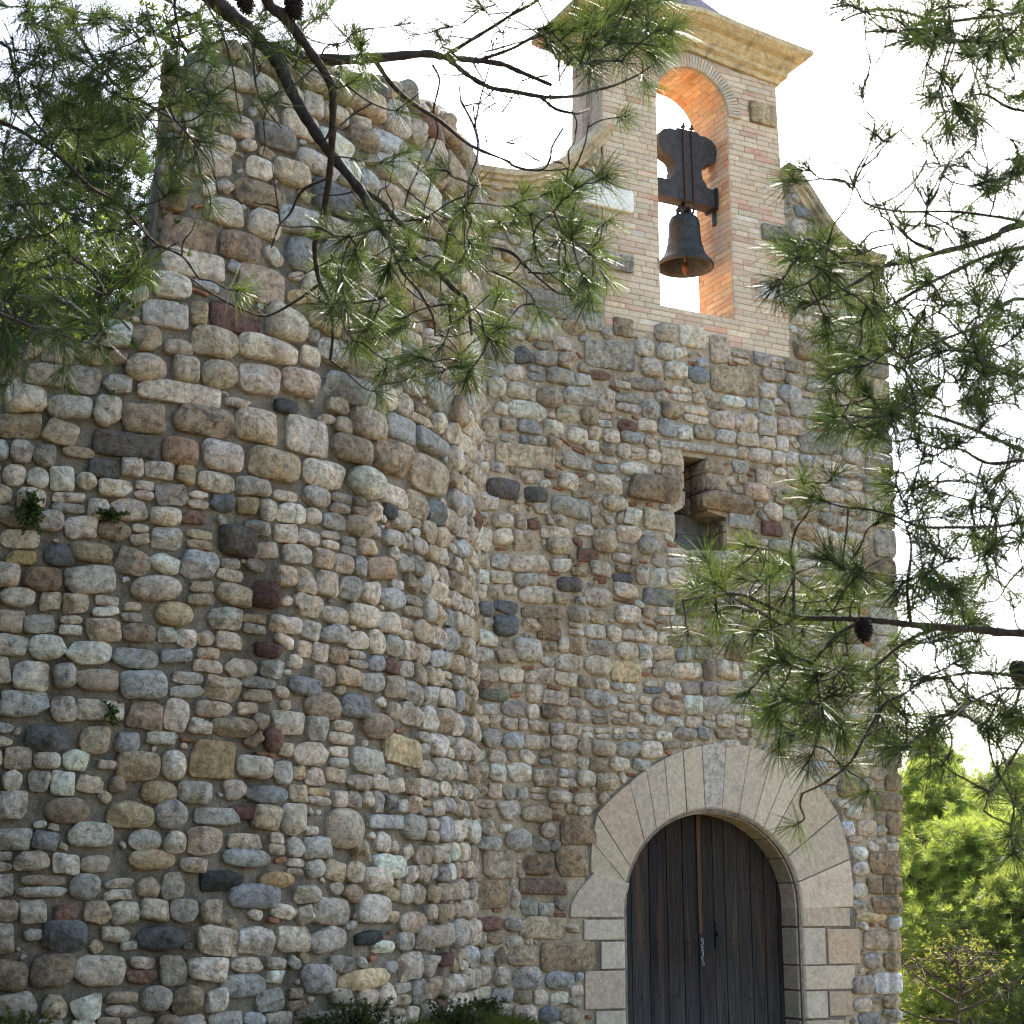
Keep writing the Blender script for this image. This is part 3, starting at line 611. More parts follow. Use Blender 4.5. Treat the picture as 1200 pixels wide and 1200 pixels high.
# bricks inside the opening: s runs up one jamb, over and down the other
LJ = OZ1-OZ0; LA = PI*OA; TOT = 2*LJ+LA
def inmap(U, V, D):
    s = V; x = np.where(s < LJ, OA-D, np.where(s < LJ+LA, (OA-D)*np.cos((s-LJ)/OA), -OA+D))
    zz = np.where(s < LJ, OZ0+s, np.where(s < LJ+LA, OZ1+(OA-D)*np.sin((s-LJ)/OA), OZ1-(s-LJ-LA))); return np.stack([x, U, zz], 1)
s_ = 0; row = 0
INB = [(.74, .43, .22), (.75, .47, .25), (.68, .36, .18), (.76, .51, .28)]  # brighter and oranger than the front bricks: bounced sunlight put into the colour
while s_ < TOT-.05:
    y = .004-(.1 if row % 2 else 0); row += 1
    while y < GD-.02:
        L = rng.choice([.15, .295])*rng.uniform(.95, 1.05); a, b_ = max(y, .004), min(y+L, GD-.004); y += L+.006
        if b_-a > .03: brick(mb, a, b_, s_+.003, s_+CHK-.003, inmap, np.array(INB[rng.integers(4)]), d=rng.uniform(.003, .006))
    s_ += CHK
# left and right faces of the gable
for (xf, sg) in ((-1.085, -1), (1.1, 1)):
    z = 9.2; row = 0
    while z < 10.25:
        y = .004-(.1 if row % 2 else 0); row += 1
        while y < GD-.02:
            L = rng.choice([.15, .295])*rng.uniform(.95, 1.05); a, b_ = max(y, .004), min(y+L, GD-.004); y += L+.008
            if b_-a > .03: brick(mb, a, b_, z+.003, z+CHK-.005, lambda U, V, D: np.stack([xf+sg*D, U, V], 1), bc())
        z += CHK
# rubble at the head of the piers
pk2 = Packer(-1.1, 1.12, 10.08, 10.5, lambda U, V: (np.hypot(U, V-OZ1) > OA+RING+.02) & (U > -1.07) & (U < 1.08) & (np.abs(U) > .5))
gable = mb.build('bell_gable', [MAT['mortar_pale'], MAT['brick'], MAT['stone'], MAT['marble']], chapel)
# cornice: moulded profile carried round all four sides, rising a little over the arch
PROF = [(0.0, 10.25), (.035, 10.25), (.045, 10.30), (.10, 10.33), (.10, 10.37), (.115, 10.385), (.17, 10.45), (.17, 10.475), (.235, 10.50), (.285, 10.55), (.30, 10.56), (.30, 10.62), (.0, 10.66)]
def ringpts(o):
    x0, x1, y0, y1 = -1.12-o, 1.10+o, -o, GD+o; P = []
    for x in np.linspace(x0, x1, 21): P.append((x, y0))
    P += [(x1, y0+(y1-y0)*k) for k in (.25, .5, .75)]
    for x in np.linspace(x1, x0, 21): P.append((x, y1))
    P += [(x0, y1+(y0-y1)*k) for k in (.25, .5, .75)]; return P
def rise(x): return .13*max(0, 1-abs(x)/1.35)**1.25
mb = MB(); V = []; n = len(ringpts(0))
for o, zz in PROF: V += [(x+rng.normal(0, .002), y+rng.normal(0, .002), zz+rise(x)+rng.normal(0, .0025)) for x, y in ringpts(o)]
mb.add(V, [(i*n+j, i*n+(j+1) % n, (i+1)*n+(j+1) % n, (i+1)*n+j) for i in range(len(PROF)-1) for j in range(n)], (.62, .46, .24), 0, 0, False)
cor = mb.build('cornice', MAT['cornice'], chapel)
bv = cor.modifiers.new('bevel', 'BEVEL'); bv.width = .008; bv.segments = 2; bv.limit_method = 'ANGLE'
# swept roof over the gable with a small block on top
mb = MB(); V = []; lv = np.linspace(0, 1, 9)
for q in lv:
    k = 1-.84*q; zz = 10.63+.62*q**1.7
    V += [(x*k, GD/2+(y-GD/2)*k, zz+rise(x)*(1-q)) for x, y in ringpts(.26)]
V.append((0, GD/2, 11.27))
mb.add(V, [(i*n+j, i*n+(j+1) % n, (i+1)*n+(j+1) % n, (i+1)*n+j) for i in range(8) for j in range(n)]+[(8*n+j, 8*n+(j+1) % n, 9*n) for j in range(n)], (.24, .2, .2), 0, 0, True)
roof = mb.build('gable_roof', MAT['cornice'], chapel)
mb = MB(); mb.box((-.17, .14, 11.2), (.17, .48, 11.55), (.3, .27, .23)); mb.build('finial_block', MAT['dressed'], roof)
# coping along the two swept shoulders
for W in (WL, WR):
    P = np.array(W); T = np.gradient(P, axis=0); T /= np.linalg.norm(T, axis=1)[:, None]; NN = np.stack([-T[:, 1], T[:, 0]], 1)
    mb = MB(); V = []
    prof = [(-.0, -.13), (-.04, -.13), (-.05, -.09), (-.09, -.075), (-.09, -.045), (-.12, -.03), (-.12, .03), (.66, .03), (.66, -.06), (.6, -.13)]
    for (p, nn) in zip(P, NN): V += [(p[0]+nn[0]*o, y, p[1]+nn[1]*o) for y, o in prof]
    k = len(prof); mb.add(V, [(i*k+j, i*k+(j+1) % k, (i+1)*k+(j+1) % k, (i+1)*k+j) for i in range(len(P)-1) for j in range(k)]+[tuple(range(k)), tuple((len(P)-1)*k+j for j in range(k-1, -1, -1))], (.52, .40, .24), 0, 0, False)
    mb.build('shoulder_coping', MAT['cornice'], chapel)
# nave behind: walls and tiled roof, lower than the gable
mb = MB(); mb.box((-2.75, .605, -.3), (-2.2, 9, 6.4), (.35, .28, .2)); mb.box((1.75, .605, -.3), (2.2, 9, 6.4), (.35, .28, .2)); mb.box((-2.2, 8.5, -.3), (1.75, 9, 7.0), (.35, .28, .2))
mb.build('nave_wall', MAT['mortar'], chapel)
mb = MB(); V = []; xs = np.linspace(-2.95, 2.4, 60); ys = np.linspace(.61, 9.2, 26)
for yy in ys: V += [(x, yy, 7.32-.42*abs(x+.27)+.035*abs(math.sin(x*9.2))) for x in xs]
mb.add(V, [(j*60+i, j*60+i+1, (j+1)*60+i+1, (j+1)*60+i) for j in range(25) for i in range(59)], (.55, .30, .17))
nroof = mb.build('nave_roof', MAT['tile'], chapel)

# ------------------------------------------------------------------ bell
bell = tag(empty('church_bell', (.06, .3, 8.1)), 'dark bronze bell hanging under a shaped timber headstock in the brick arch', 'bell')
BX, BY = .065, .3
def lathe(mb, prof, n=40, c=(.1, .1, .1), cx=BX, cy=BY):
    a = np.arange(n)*2*PI/n; V = [(cx+r*math.cos(q), cy+r*math.sin(q), z) for r, z in prof for q in a]; k = len(prof)
    mb.add(V, [(i*n+j, i*n+(j+1) % n, (i+1)*n+(j+1) % n, (i+1)*n+j) for i in range(k-1) for j in range(n)], c)
mb = MB()
OUT = [(.0, 8.645), (.1, 8.64), (.15, 8.62), (.168, 8.585), (.17, 8.55), (.176, 8.545), (.174, 8.53), (.178, 8.45), (.188, 8.36), (.2, 8.30), (.207, 8.295), (.206, 8.28), (.226, 8.22), (.262, 8.165), (.295, 8.13), (.302, 8.125), (.308, 8.105), (.318, 8.095), (.318, 8.075), (.30, 8.073), (.27, 8.13), (.215, 8.2), (.18, 8.32), (.16, 8.5), (.12, 8.58), (0, 8.59)]
lathe(mb, [(r_*.94, z_) for r_, z_ in OUT], 48, (.04, .038, .033)); mb.build('bell_body', MAT['bronze'], bell)
mb = MB(); tube(mb, [(BX, BY, 8.56), (BX, BY, 8.12)], [.011, .012], 8, (.22, .075, .04)); lathe(mb, [(0, 8.13), (.02, 8.12), (.034, 8.085), (.036, 8.06), (.024, 8.03), (.013, 8.0), (.0, 7.985)], 14, (.22, .075, .04))
mb.build('clapper', MAT['iron'], bell)
def outline_extrude(pts, y0, y1, c):
    V, F = slab_from_outline('x', pts, [], y0, y1); mb = MB(); mb.add(V, F, c, 0, 0, False); return mb
hx = .085; half = [(.05, 9.60), (.13, 9.60), (.15, 9.57), (.22, 9.575), (.30, 9.55), (.355, 9.49), (.375, 9.42), (.365, 9.35), (.32, 9.29), (.25, 9.265), (.2, 9.245), (.168, 9.20), (.16, 9.14), (.175, 9.075), (.215, 9.03), (.235, 8.985)]
pts = [(hx+x, z) for x, z in half]+[(OA+.06, 8.975), (OA+.06, 8.79), (-OA-.05, 8.79), (-OA-.05, 8.975)]+[(hx-x, z) for x, z in half[::-1]]
hs = outline_extrude(pts, .215, .385, (.055, .05, .047)).build('headstock', MAT['beam'], bell)
bv = hs.modifiers.new('bevel', 'BEVEL'); bv.width = .012; bv.segments = 2; bv.limit_method = 'ANGLE'
for dx in (-.055, .05):
    mb = MB(); x = hx+dx-.01
    tube(mb, [(x+.0, .20, 9.66), (x, .2, 9.58), (x+.01, .2, 9.0), (x+.012, .2, 8.74), (x+.02, .26, 8.66)], .012, 8, (.08, .045, .03)); mb.box((x-.02, .19, 9.61), (x+.02, .225, 9.63), (.07, .04, .03))
    mb.build('iron_strap', MAT['iron'], bell)
mb = MB()
for dx in (-.05, .05):
    a = np.linspace(-.2, PI+.2, 12); tube(mb, np.stack([BX+dx+.0*a, BY+.045*np.cos(a), 8.655+.09*np.sin(a)], 1), .018, 8, (.07, .065, .05))
tube(mb, [(BX-.09, BY, 8.70), (BX+.09, BY, 8.70)], .02, 8, (.07, .065, .05)); tube(mb, [(BX, BY, 8.64), (BX, BY, 8.8)], .028, 10, (.05, .04, .03))
mb.build('bell_crown', MAT['bronze'], bell)
for sg in (-1, 1):
    mb = MB(); x = sg*(OA-.012); mb.box((min(x, x-sg*.03), .19, 8.77), (max(x, x-sg*.03), .41, 9.0), (.035, .028, .026)); mb.box((min(x, x-sg*.012), .24, 8.6), (max(x, x-sg*.012), .3, 8.765), (.035, .028, .026))
    mb.build('axle_bracket', MAT['iron'], bell)

# ------------------------------------------------------------------ round tower
tower = tag(empty('round_tower', (TC[0], TC[1], 0)), 'broken round tower of rough field stones beside the chapel front', 'tower')
U0, U1 = -2.6, 5.6
def tower_top(u): return np.interp(u, [-2.6, -1.2, -.3, .05, .3, .45, .55, .68, .70, .74, .8, 1.15, 1.8, 2.3, 2.7, 3.1, 3.6, 4.2, 4.6, 5.6], [4.6, 4.9, 5.1, 5.45, 5.3, 5.55, 5.72, 5.85, 6.3, 7.3, 7.66, 7.85, 8.0, 8.02, 8.19, 8.2, 8.34, 8.26, 8.18, 8.2])
us = np.r_[np.linspace(U0, .6, 34), np.linspace(.62, .85, 12), np.linspace(.9, U1, 60)]; mb = MB(); nz = 40; V = []
for lay, R_ in enumerate((0, -.85)):
    for u in us:
        tp = float(tower_top(u-(.30 if lay else 0)))+(.06*math.sin(u*13)+.04*math.sin(u*29) if u < 1.2 else .02*math.sin(u*17))
        for k in range(nz+1): V.append(tuple(towmap(np.array([u]), np.array([-.3+(tp-.02+.3)*k/nz]), np.array([R_+.008*math.sin(u*31+k*2.1)]))[0]))
nu = len(us); L1 = nu*(nz+1); F = []
for i in range(nu-1):
    for k in range(nz):
        a = i*(nz+1)+k; F.append((a, a+nz+1, a+nz+2, a+1)); F.append((L1+a, L1+a+1, L1+a+nz+2, L1+a+nz+1))
    a = i*(nz+1)+nz; F.append((a, a+nz+1, L1+a+nz+1, L1+a))
mb.add(V, F, (.3, .25, .18), 0, 0, True)
pk = Packer(U0, U1, -.2, 8.5, lambda U, V: (V < tower_top(U)+.03) & (U > U0))
TST = [(210,461,100,26,'cream','a'),(210,530,43,34,'orange','m'),(260,535,48,36,'white','m'),(318,545,60,38,'tuffc','m'),(378,557,52,34,'cream','m'),(428,566,42,38,'white','r'),(238,494,72,36,'tuff','m'),(300,500,52,42,'tan','m'),(358,512,50,44,'white','a'),(410,527,46,32,'tan','m'),
 (458,538,44,40,'tuff','m'),(500,558,44,44,'tan','m'),(333,477,26,18,'dark','m'),(145,522,74,30,'darkp','a'),(120,550,42,22,'dark2','m'),(170,432,50,34,'tan','r'),(215,434,34,32,'tan2','m'),(255,440,44,36,'tan','r'),(302,445,48,36,'cream','m'),(350,449,44,32,'pink','m'),
 (408,458,60,34,'blue','m'),(430,497,38,36,'cream','m'),(468,505,36,32,'blue','m'),(502,517,32,30,'blue','m'),(312,410,68,30,'cream','m'),(250,402,55,36,'tan','m'),(455,600,14,18,'dark','m'),(420,617,36,26,'pink','r'),(445,667,32,30,'orange2','m'),(277,635,46,36,'darkp','m'),(310,697,34,34,'red','m'),
 (182,690,60,32,'cream','r'),(25,654,35,18,'ochre','m'),(50,680,46,30,'brown','m'),(70,652,40,26,'dkgrey','r'),(225,607,32,16,'red2','m'),(313,762,32,18,'red','m'),(203,720,44,30,'ochre2','r'),(247,890,54,46,'ochre3','a'),(257,1032,54,25,'black','m'),(297,1050,62,30,'blued','m'),(187,1100,64,30,'dkgrey','r'),
 (75,1097,54,40,'dkgrey','m'),(322,1031,42,20,'ochre','r'),(285,952,40,17,'red','m'),(318,867,22,30,'red2','r'),(272,853,58,24,'tuff','m'),(160,898,52,36,'tuff','m'),(202,897,30,36,'white','r'),(296,899,42,28,'white','m'),(376,828,44,34,'brown2','r'),(440,851,36,32,'brown2','r'),(355,805,38,22,'blued','m'),
 (414,828,36,28,'blued','m'),(401,971,44,50,'tan2','r'),(450,963,40,17,'blue','a'),(470,880,44,34,'ochre4','a'),(454,1015,38,28,'white','m'),(311,931,50,22,'blued','r'),(176,1007,56,26,'ochre2','r'),(78,950,54,32,'brown2','r'),(105,978,56,30,'grey','m'),(185,929,44,28,'ochre2','r'),(228,929,44,28,'grey','m'),
 (287,1005,56,24,'blue','r'),(430,1099,32,18,'black','m'),(424,1148,62,26,'ochre4','r'),(370,1147,42,36,'blue','m'),(283,1155,54,30,'blue','r'),(481,1081,32,26,'pink','r'),(520,1124,16,16,'red','m'),(55,866,52,32,'dkgrey','m'),(113,797,56,26,'tan2','m'),(219,276,66,40,'tuffd','a'),(225,310,76,32,'cream','a'),
 (280,290,50,36,'tuffd','m'),(263,250,50,32,'cream','m'),(309,264,40,34,'cream','m'),(303,230,66,32,'tuffd','m'),(340,204,44,30,'tan','m'),(303,199,32,26,'cream','m'),(305,335,54,44,'tan','a'),(274,374,60,34,'redd','a'),(333,380,48,40,'cream','m'),(232,368,20,30,'ochre2','m'),(193,369,54,32,'grey','a'),(201,236,30,30,'ochre3','m'),
 (252,170,44,26,'cream','m'),(278,150,36,26,'white','m'),(322,162,44,30,'greyd','m'),(350,148,44,30,'cream','m'),(258,118,50,24,'tan','m'),(442,108,20,22,'darkt','m'),(500,150,20,26,'red2','m'),(455,170,40,26,'bluew','m'),(425,165,36,26,'tuffd','m'),(440,1030,34,30,'cream','m'),(435,1065,38,34,'white','m'),(385,1068,42,34,'grey','m')]
fixed(pk, TST, towuv)
pk.rows(lambda v: np.interp(v, [0, 3.2, 4.4, 5.2, 6, 8], [.158, .158, .166, .19, .225, .22]), .02, .14, aspect=(.85, 1.75))
pk.fill(4000, .075, .14, .06, .02)
pk.grow()
pk.fill(1300, .03, .065, .05, .22)
for s in pk.st: s.mesh(mb, towmap, 1)
# the torn edge: stones showing in the thickness of the wall
for i in range(64):
    z = 5.85+(i//4)*.125+rng.normal(0, .02); d = -.1-.2*(i % 4)+rng.normal(0, .03); sz = rng.uniform(.14, .24)
    th = TH0+(.76-.34*d)/TR
    if z < 7.7: Stone(d, z, sz*1.2, sz*.75, rng.choice(['tuffd', 'tuff', 'tan', 'grey', 'brown2', 'ochre3']), rng.normal(0, .1), depth=.04).mesh(mb, lambda U, V, D: np.stack([TC[0]+(TR+U)*math.cos(th)+D*math.sin(th), TC[1]+(TR+U)*math.sin(th)-D*math.cos(th), V], 1), 1)
# loose top course
for i in range(150):
    u = rng.uniform(U0, U1); d = rng.uniform(-.8, -.05); sz = rng.uniform(.14, .26); zt = min(float(tower_top(u)), float(tower_top(u+.12*0-.35*(-d)))) 
    if .45 < u < 1.15: continue
    Stone(0, 0, sz*1.3, sz, rng.choice(MN, p=MW), rng.uniform(0, 3), depth=sz*.5).mesh(mb, lambda U, V, D: towmap(np.full_like(U, u)+U, np.full_like(U, zt-.07)+D, d+V), 1)
mb.build('tower_wall', [MAT['mortar_grey'], MAT['stone']], tower)

# ------------------------------------------------------------------ vegetation
class Foliage:
    """collects tufts of needles; every needle is a narrow folded blade"""
    def __init__(s): s.B = []; s.D = []; s.L = []; s.n = []; s.w = []; s.sp = []; s.c = []
    def tuft(s, base, d, length, count, width, spread=(15, 75), c=(1, 1, 1)):
        s.B.append(base); s.D.append(d); s.L.append(length); s.n.append(count); s.w.append(width); s.sp.append(spread); s.c.append(c)
    def build(s, name, mat, parent, back=.5, droop=.12):
        n = np.array(s.n); R = np.repeat(np.arange(len(n)), n); B = np.array(s.B)[R]; D = np.array(s.D)[R]; D /= np.linalg.norm(D, axis=1)[:, None]
        L = np.array(s.L)[R]*rng.uniform(.7, 1.1, len(R)); W = np.array(s.w)[R]; sp = np.array(s.sp)[R]
        k = len(R); al = np.radians(sp[:, 0]+(sp[:, 1]-sp[:, 0])*rng.random(k)**.8); az = rng.uniform(0, 2*PI, k)
        ref = np.where(np.abs(D[:, 2:3]) < .9, np.array([[0, 0, 1.]]), np.array([[1., 0, 0]]))
        e1 = np.cross(D, ref); e1 /= np.linalg.norm(e1, axis=1)[:, None]; e2 = np.cross(D, e1)
        d = D*np.cos(al)[:, None]+(e1*np.cos(az)[:, None]+e2*np.sin(az)[:, None])*np.sin(al)[:, None]
        B = B-D*(L*back*rng.random(k))[:, None]
        side = np.cross(d, rng.normal(0, 1, (k, 3))); side /= np.linalg.norm(side, axis=1)[:, None]+1e-9
        m_ = B+d*(L*.55)[:, None]; m_[:, 2] -= L*droop*.25; t_ = B+d*L[:, None]; t_[:, 2] -= L*droop
        hw = (W/2)[:, None]
        V = np.stack([B-side*hw*.7, B+side*hw*.7, m_+side*hw, m_-side*hw, t_+side*hw*.2, t_-side*hw*.2], 1).reshape(-1, 3)
        i = np.arange(k)*6; F = np.concatenate([np.stack([i, i+1, i+2, i+3], 1), np.stack([i+3, i+2, i+4, i+5], 1)])
        me = bpy.data.meshes.new(name); me.vertices.add(len(V)); me.vertices.foreach_set('co', V.ravel())
        me.loops.add(F.size); me.loops.foreach_set('vertex_index', F.ravel().astype(np.int32)); me.polygons.add(len(F))
        me.polygons.foreach_set('loop_start', np.arange(len(F), dtype=np.int32)*4); me.polygons.foreach_set('loop_total', np.full(len(F), 4, np.int32))
        C = np.array(s.c)[R]*rng.uniform(.75, 1.2, (k, 1)); C = np.repeat(np.c_[C, np.ones(k)], 6, 0)
        a = me.attributes.new('col', 'FLOAT_COLOR', 'POINT'); a.data.foreach_set('color', C.ravel())
        me.update(calc_edges=True); me.validate(); return link(name, me, mat, parent)
def unit(v): v = np.asarray(v, float); return v/(np.linalg.norm(v)+1e-9)
BARK = (.058, .045, .037)
class Grower:
    """a limb skeleton in world space: traced limbs first, then twigs reaching out to shoots"""
    def __init__(s, seed): s.r = np.random.default_rng(seed); s.P = []; s.rad = []; s.dep = []; s.px = []; s.bark = MB(); s.fol = Foliage(); s.thick = MB(); s.limbs = []
    def limb_px(s, pts, d0, r0, r1, swing=.12, root=False, jit=.6):
        pts = np.array(pts, float); q = smooth_poly(pts, 5); dj = d0
        if s.px and not root:                    # start where another limb already is
            A = np.array(s.px); k = np.argmin(np.hypot(*(A-q[0]).T))
            if np.hypot(*(A[k]-q[0])) < 14: dj = s.dep[k]
        ln = np.r_[0, np.cumsum(np.hypot(*np.diff(q, axis=0).T))]; ln /= ln[-1]
        sl_ = s.r.normal(0, swing)*d0; dep = dj+sl_*ln+.02*d0*np.sin(ln*7+s.r.uniform(0, 6))*ln
        W = np.array([at(x, y, d) for (x, y), d in zip(q, dep)]); rr = r0+(r1-r0)*ln
        rr = rr*(1+.10*s.r.normal(0, 1, len(rr)))
        lb = MB(); tube(lb, W, rr, 8 if r0 > .008 else 6, np.array(BARK)*s.r.uniform(.85, 1.2)); s.limbs.append(lb)
        for i in range(len(W)): s.P.append(W[i]); s.rad.append(rr[i]); s.dep.append(dep[i]); s.px.append(q[i])
        return W
    def limb(s, pts, r0, r1, n=7):
        W = smooth_poly(pts, 7); lb = s.thick
        if s.thick.n: lb = MB(); s.limbs.append(lb)
        tube(lb, W, np.linspace(r0, r1, len(W)), 12, BARK)
        for i, p in enumerate(W):
            s.P.append(p); s.rad.append(r1); v = p-CAM; z = v@FW; s.dep.append(z); s.px.append((600+FPX*(v@RT)/max(z, .1), 600-FPX*(v@UP)/max(z, .1)))
    def shoots(s, targets, needle, count, width, up=.25, bare=0.0, rt=.0022, col=(1, 1, 1), colvar=.18):
        """targets: world points; nearest to the skeleton first"""
        T = [np.asarray(t, float) for t in targets]; P = np.array(s.P)
        dist = [np.min(np.linalg.norm(P-t, axis=1)) for t in T]; order = np.argsort(dist)
        Pl = list(P)
        for oi in order:
            t = T[oi]; A = np.array(Pl); dd = np.linalg.norm(A-t, axis=1); k = np.argmin(dd); p = A[k]; L = dd[k]
            if L < .05: continue
            v = (t-p)/L; sd = np.cross(v, s.r.normal(0, 1, 3)); sd = unit(sd)
            m1 = p+v*L*.35+sd*L*s.r.normal(.06, .055); m2 = p+v*L*.72+sd*L*s.r.normal(.03, .055)+np.array([0, 0, -.04*L])
            e = t+np.array([0, 0, up*.02])
            W = smooth_poly([p, m1, m2, e], 4); r0 = min(.0022+.0042*L, .008)
            tube(s.bark, W, np.linspace(r0, rt*.75, len(W)), 5, np.array(BARK)*s.r.uniform(.7, 1.25))
            step = W[1:]; 
            for q in step[::2]: Pl.append(q)
            s.P += list(step[::2])
            if s.r.random() < bare: continue
            d = unit(unit(W[-1]-W[-3])+np.array([0, 0, up])+s.r.normal(0, .2, 3))
            cc = np.array(col)*(1+s.r.normal(0, colvar))*np.array([1+s.r.normal(0, .08), 1, 1])
            s.fol.tuft(W[-1]+d*.015, d, needle*s.r.uniform(.8, 1.15), int(count*s.r.uniform(.6, 1.3)), width, (12, s.r.uniform(50, 95)), cc)
            if L > .12 and s.r.random() < .45:
                s.fol.tuft(W[len(W)//2], unit(W[len(W)//2]-W[len(W)//2-1]), needle*.8, int(count*.35), width, (20, 80), cc*.9)
    def finish(s, root, mat='needle', droop=.12):
        b = MB()
        s.thick.build('trunk', MAT['bark'], root)
        for lb in s.limbs: lb.build('branch', MAT['bark'], root)
        tag(s.bark.build('twigs', MAT['bark'], root), kind='stuff'); s.fol.build('needles', MAT[mat], root, droop=droop)
def in_poly_samples(r, poly, n):
    P = np.array(poly, float); lo, hi = P.min(0), P.max(0); out = []
    while len(out) < n:
        q = r.uniform(lo, hi, (n*3, 2)); ok = pt_in_poly(q[:, 0], q[:, 1], [tuple(p) for p in poly]); out += [tuple(x) for x in q[ok]]
    return out[:n]
def cone(mb, c, axis, size):
    """closed pine cone: overlapping scales in a spiral"""
    ax = unit(axis); e1 = unit(np.cross(ax, [.3, .5, .8])); e2 = np.cross(ax, e1)
    n = 70
    for i in range(n):
        f_ = (i+.5)/n; th = i*2.39996; rr = size*.5*math.sin(PI*(.12+.8*f_))**.8; z = size*1.25*(f_-.5)
        o = e1*math.cos(th)+e2*math.sin(th); tg = -e1*math.sin(th)+e2*math.cos(th); p = np.array(c)+ax*z+o*rr*.72; wd = size*.17*(1.1-.5*f_); nn = unit(o+ax*.35)
        V = [p-tg*wd*.5-ax*wd*.4, p+tg*wd*.5-ax*wd*.4, p+tg*wd*.8+nn*wd*.8, p+nn*wd*1.35+ax*wd*.35, p-tg*wd*.8+nn*wd*.8, p+ax*wd*.5]
        mb.add(V, [(0, 1, 2, 3, 4), (1, 5, 2), (2, 5, 3), (3, 5, 4), (4, 5, 0)], np.array((.028, .02, .016))*rng.uniform(.6, 1.4), 0, 0, False)
    V = []; m_ = 10                                # solid core
    for k in range(7):
        f_ = k/6; rr = size*.40*math.sin(PI*(.08+.84*f_))
        V += [np.array(c)+ax*size*1.2*(f_-.5)+(e1*math.cos(q)+e2*math.sin(q))*rr for q in np.arange(m_)*2*PI/m_]
    mb.add(V, [(i*m_+j, i*m_+(j+1) % m_, (i+1)*m_+(j+1) % m_, (i+1)*m_+j) for i in range(6) for j in range(m_)]+[tuple(range(m_)), tuple(range(6*m_, 7*m_))], (.02, .015, .012))

# ---- the pine whose branches hang in from the upper left
r1 = np.random.default_rng(21)
DL = 4.3
tb = at(-420, 1063, 4.6); tb = np.array([tb[0], tb[1], -.1])
pine_l = tag(empty('pine_tree', tuple(tb)), 'near pine whose forked grey branches hang across the top of the tower and gable', 'pine tree')
g = Grower(3)
g.limb([tb, tb+[.05, .02, 1.5], tb+[.02, .1, 3.2], tb+[-.05, .05, 5.2], tb+[.05, 0, 7.0]], .15, .05)
LF = [([(-420, -260), (-150, -190), (120, -110), (250, 0), (270, 17), (293, 37), (320, 62), (353, 68), (400, 70), (450, 67), (500, 63), (520, 67), (550, 70), (587, 75), (607, 83), (647, 100)], .056, .0055, 1),
 ([(520, 67), (547, 50), (580, 30), (600, 17), (630, 0), (660, -30)], .008, .004, 0),
 ([(527, 70), (547, 87), (573, 102), (600, 107), (633, 113), (653, 114), (677, 112), (693, 107), (720, 100), (747, 88), (762, 78)], .0085, .003, 0),
 ([(633, 113), (650, 127), (667, 132), (677, 133), (690, 128)], .006, .003, 0),
 ([(563, 70), (600, 57), (633, 40), (667, 35), (700, 23), (720, 12), (727, -5)], .006, .004, 0),
 ([(320, 62), (333, 87), (350, 123), (373, 160), (393, 187), (420, 220), (437, 247), (457, 280), (487, 303), (513, 320), (533, 340), (547, 353), (553, 393)], .022, .004, 0),
 ([(420, 220), (447, 237), (467, 260), (493, 277), (523, 283), (560, 288), (597, 295), (617, 313), (640, 333), (655, 343), (683, 348)], .009, .003, 0),
 ([(610, 308), (632, 300), (656, 282), (689, 269), (707, 260)], .0045, .0022, 0),
 ([(619, 319), (647, 320), (669, 311), (683, 306), (694, 291)], .0045, .0022, 0),
 ([(457, 280), (460, 293), (473, 320), (490, 340), (507, 370), (510, 393)], .007, .003, 0),
 ([(300, -70), (313, 0), (334, 20), (362, 58), (387, 97), (390, 132), (387, 195), (380, 244), (369, 286), (371, 314), (376, 335), (387, 356), (390, 391), (387, 422)], .0165, .004, 1),
 ([(383, 209), (355, 223), (340, 250), (327, 265), (318, 290)], .005, .0022, 0),
 ([(376, 332), (348, 352), (313, 370), (285, 363), (250, 345), (222, 325)], .005, .0022, 0),
 ([(439, 70), (460, 100), (485, 122), (516, 142), (551, 170), (593, 188), (601, 194), (619, 199), (637, 198), (645, 185), (647, 172), (660, 150)], .008, .003, 0),
 ([(-60, -40), (63, 0), (90, 37), (110, 70), (140, 103), (173, 123), (207, 143), (230, 170), (247, 193), (257, 230)], .007, .0025, 1),
 ([(-90, 20), (0, 50), (13, 67), (20, 100), (37, 137), (57, 163), (67, 193)], .006, .0025, 1),
 ([(-80, 120), (0, 143), (40, 163), (73, 187), (107, 220), (140, 240), (180, 283), (213, 300), (233, 327)], .007, .0025, 1),
 ([(-60, 170), (0, 197), (20, 233), (50, 267), (77, 297), (110, 320), (133, 363), (153, 387)], .006, .0025, 1),
 ([(-60, 190), (7, 200), (47, 200), (77, 213), (133, 230), (173, 273)], .005, .0022, 1),
 ([(225, -60), (205, 0), (210, 40), (207, 67), (213, 100), (213, 143)], .0045, .0022, 1),
 ([(225, -50), (240, 0), (260, 37), (273, 83), (277, 113), (283, 143)], .0045, .0022, 1),
 ([(293, 37), (297, 60), (300, 100), (310, 125), (330, 150)], .005, .0022, 0),
 ([(540, 118), (556, 150), (560, 180), (552, 205), (545, 230)], .004, .002, 0),
 ([(507, 76), (515, 95), (508, 130), (513, 155), (500, 190), (488, 205)], .004, .002, 0)]
for pts, a, b_, rt in LF: g.limb_px(pts, DL*r1.uniform(.95, 1.08), a, b_, .05, bool(rt))
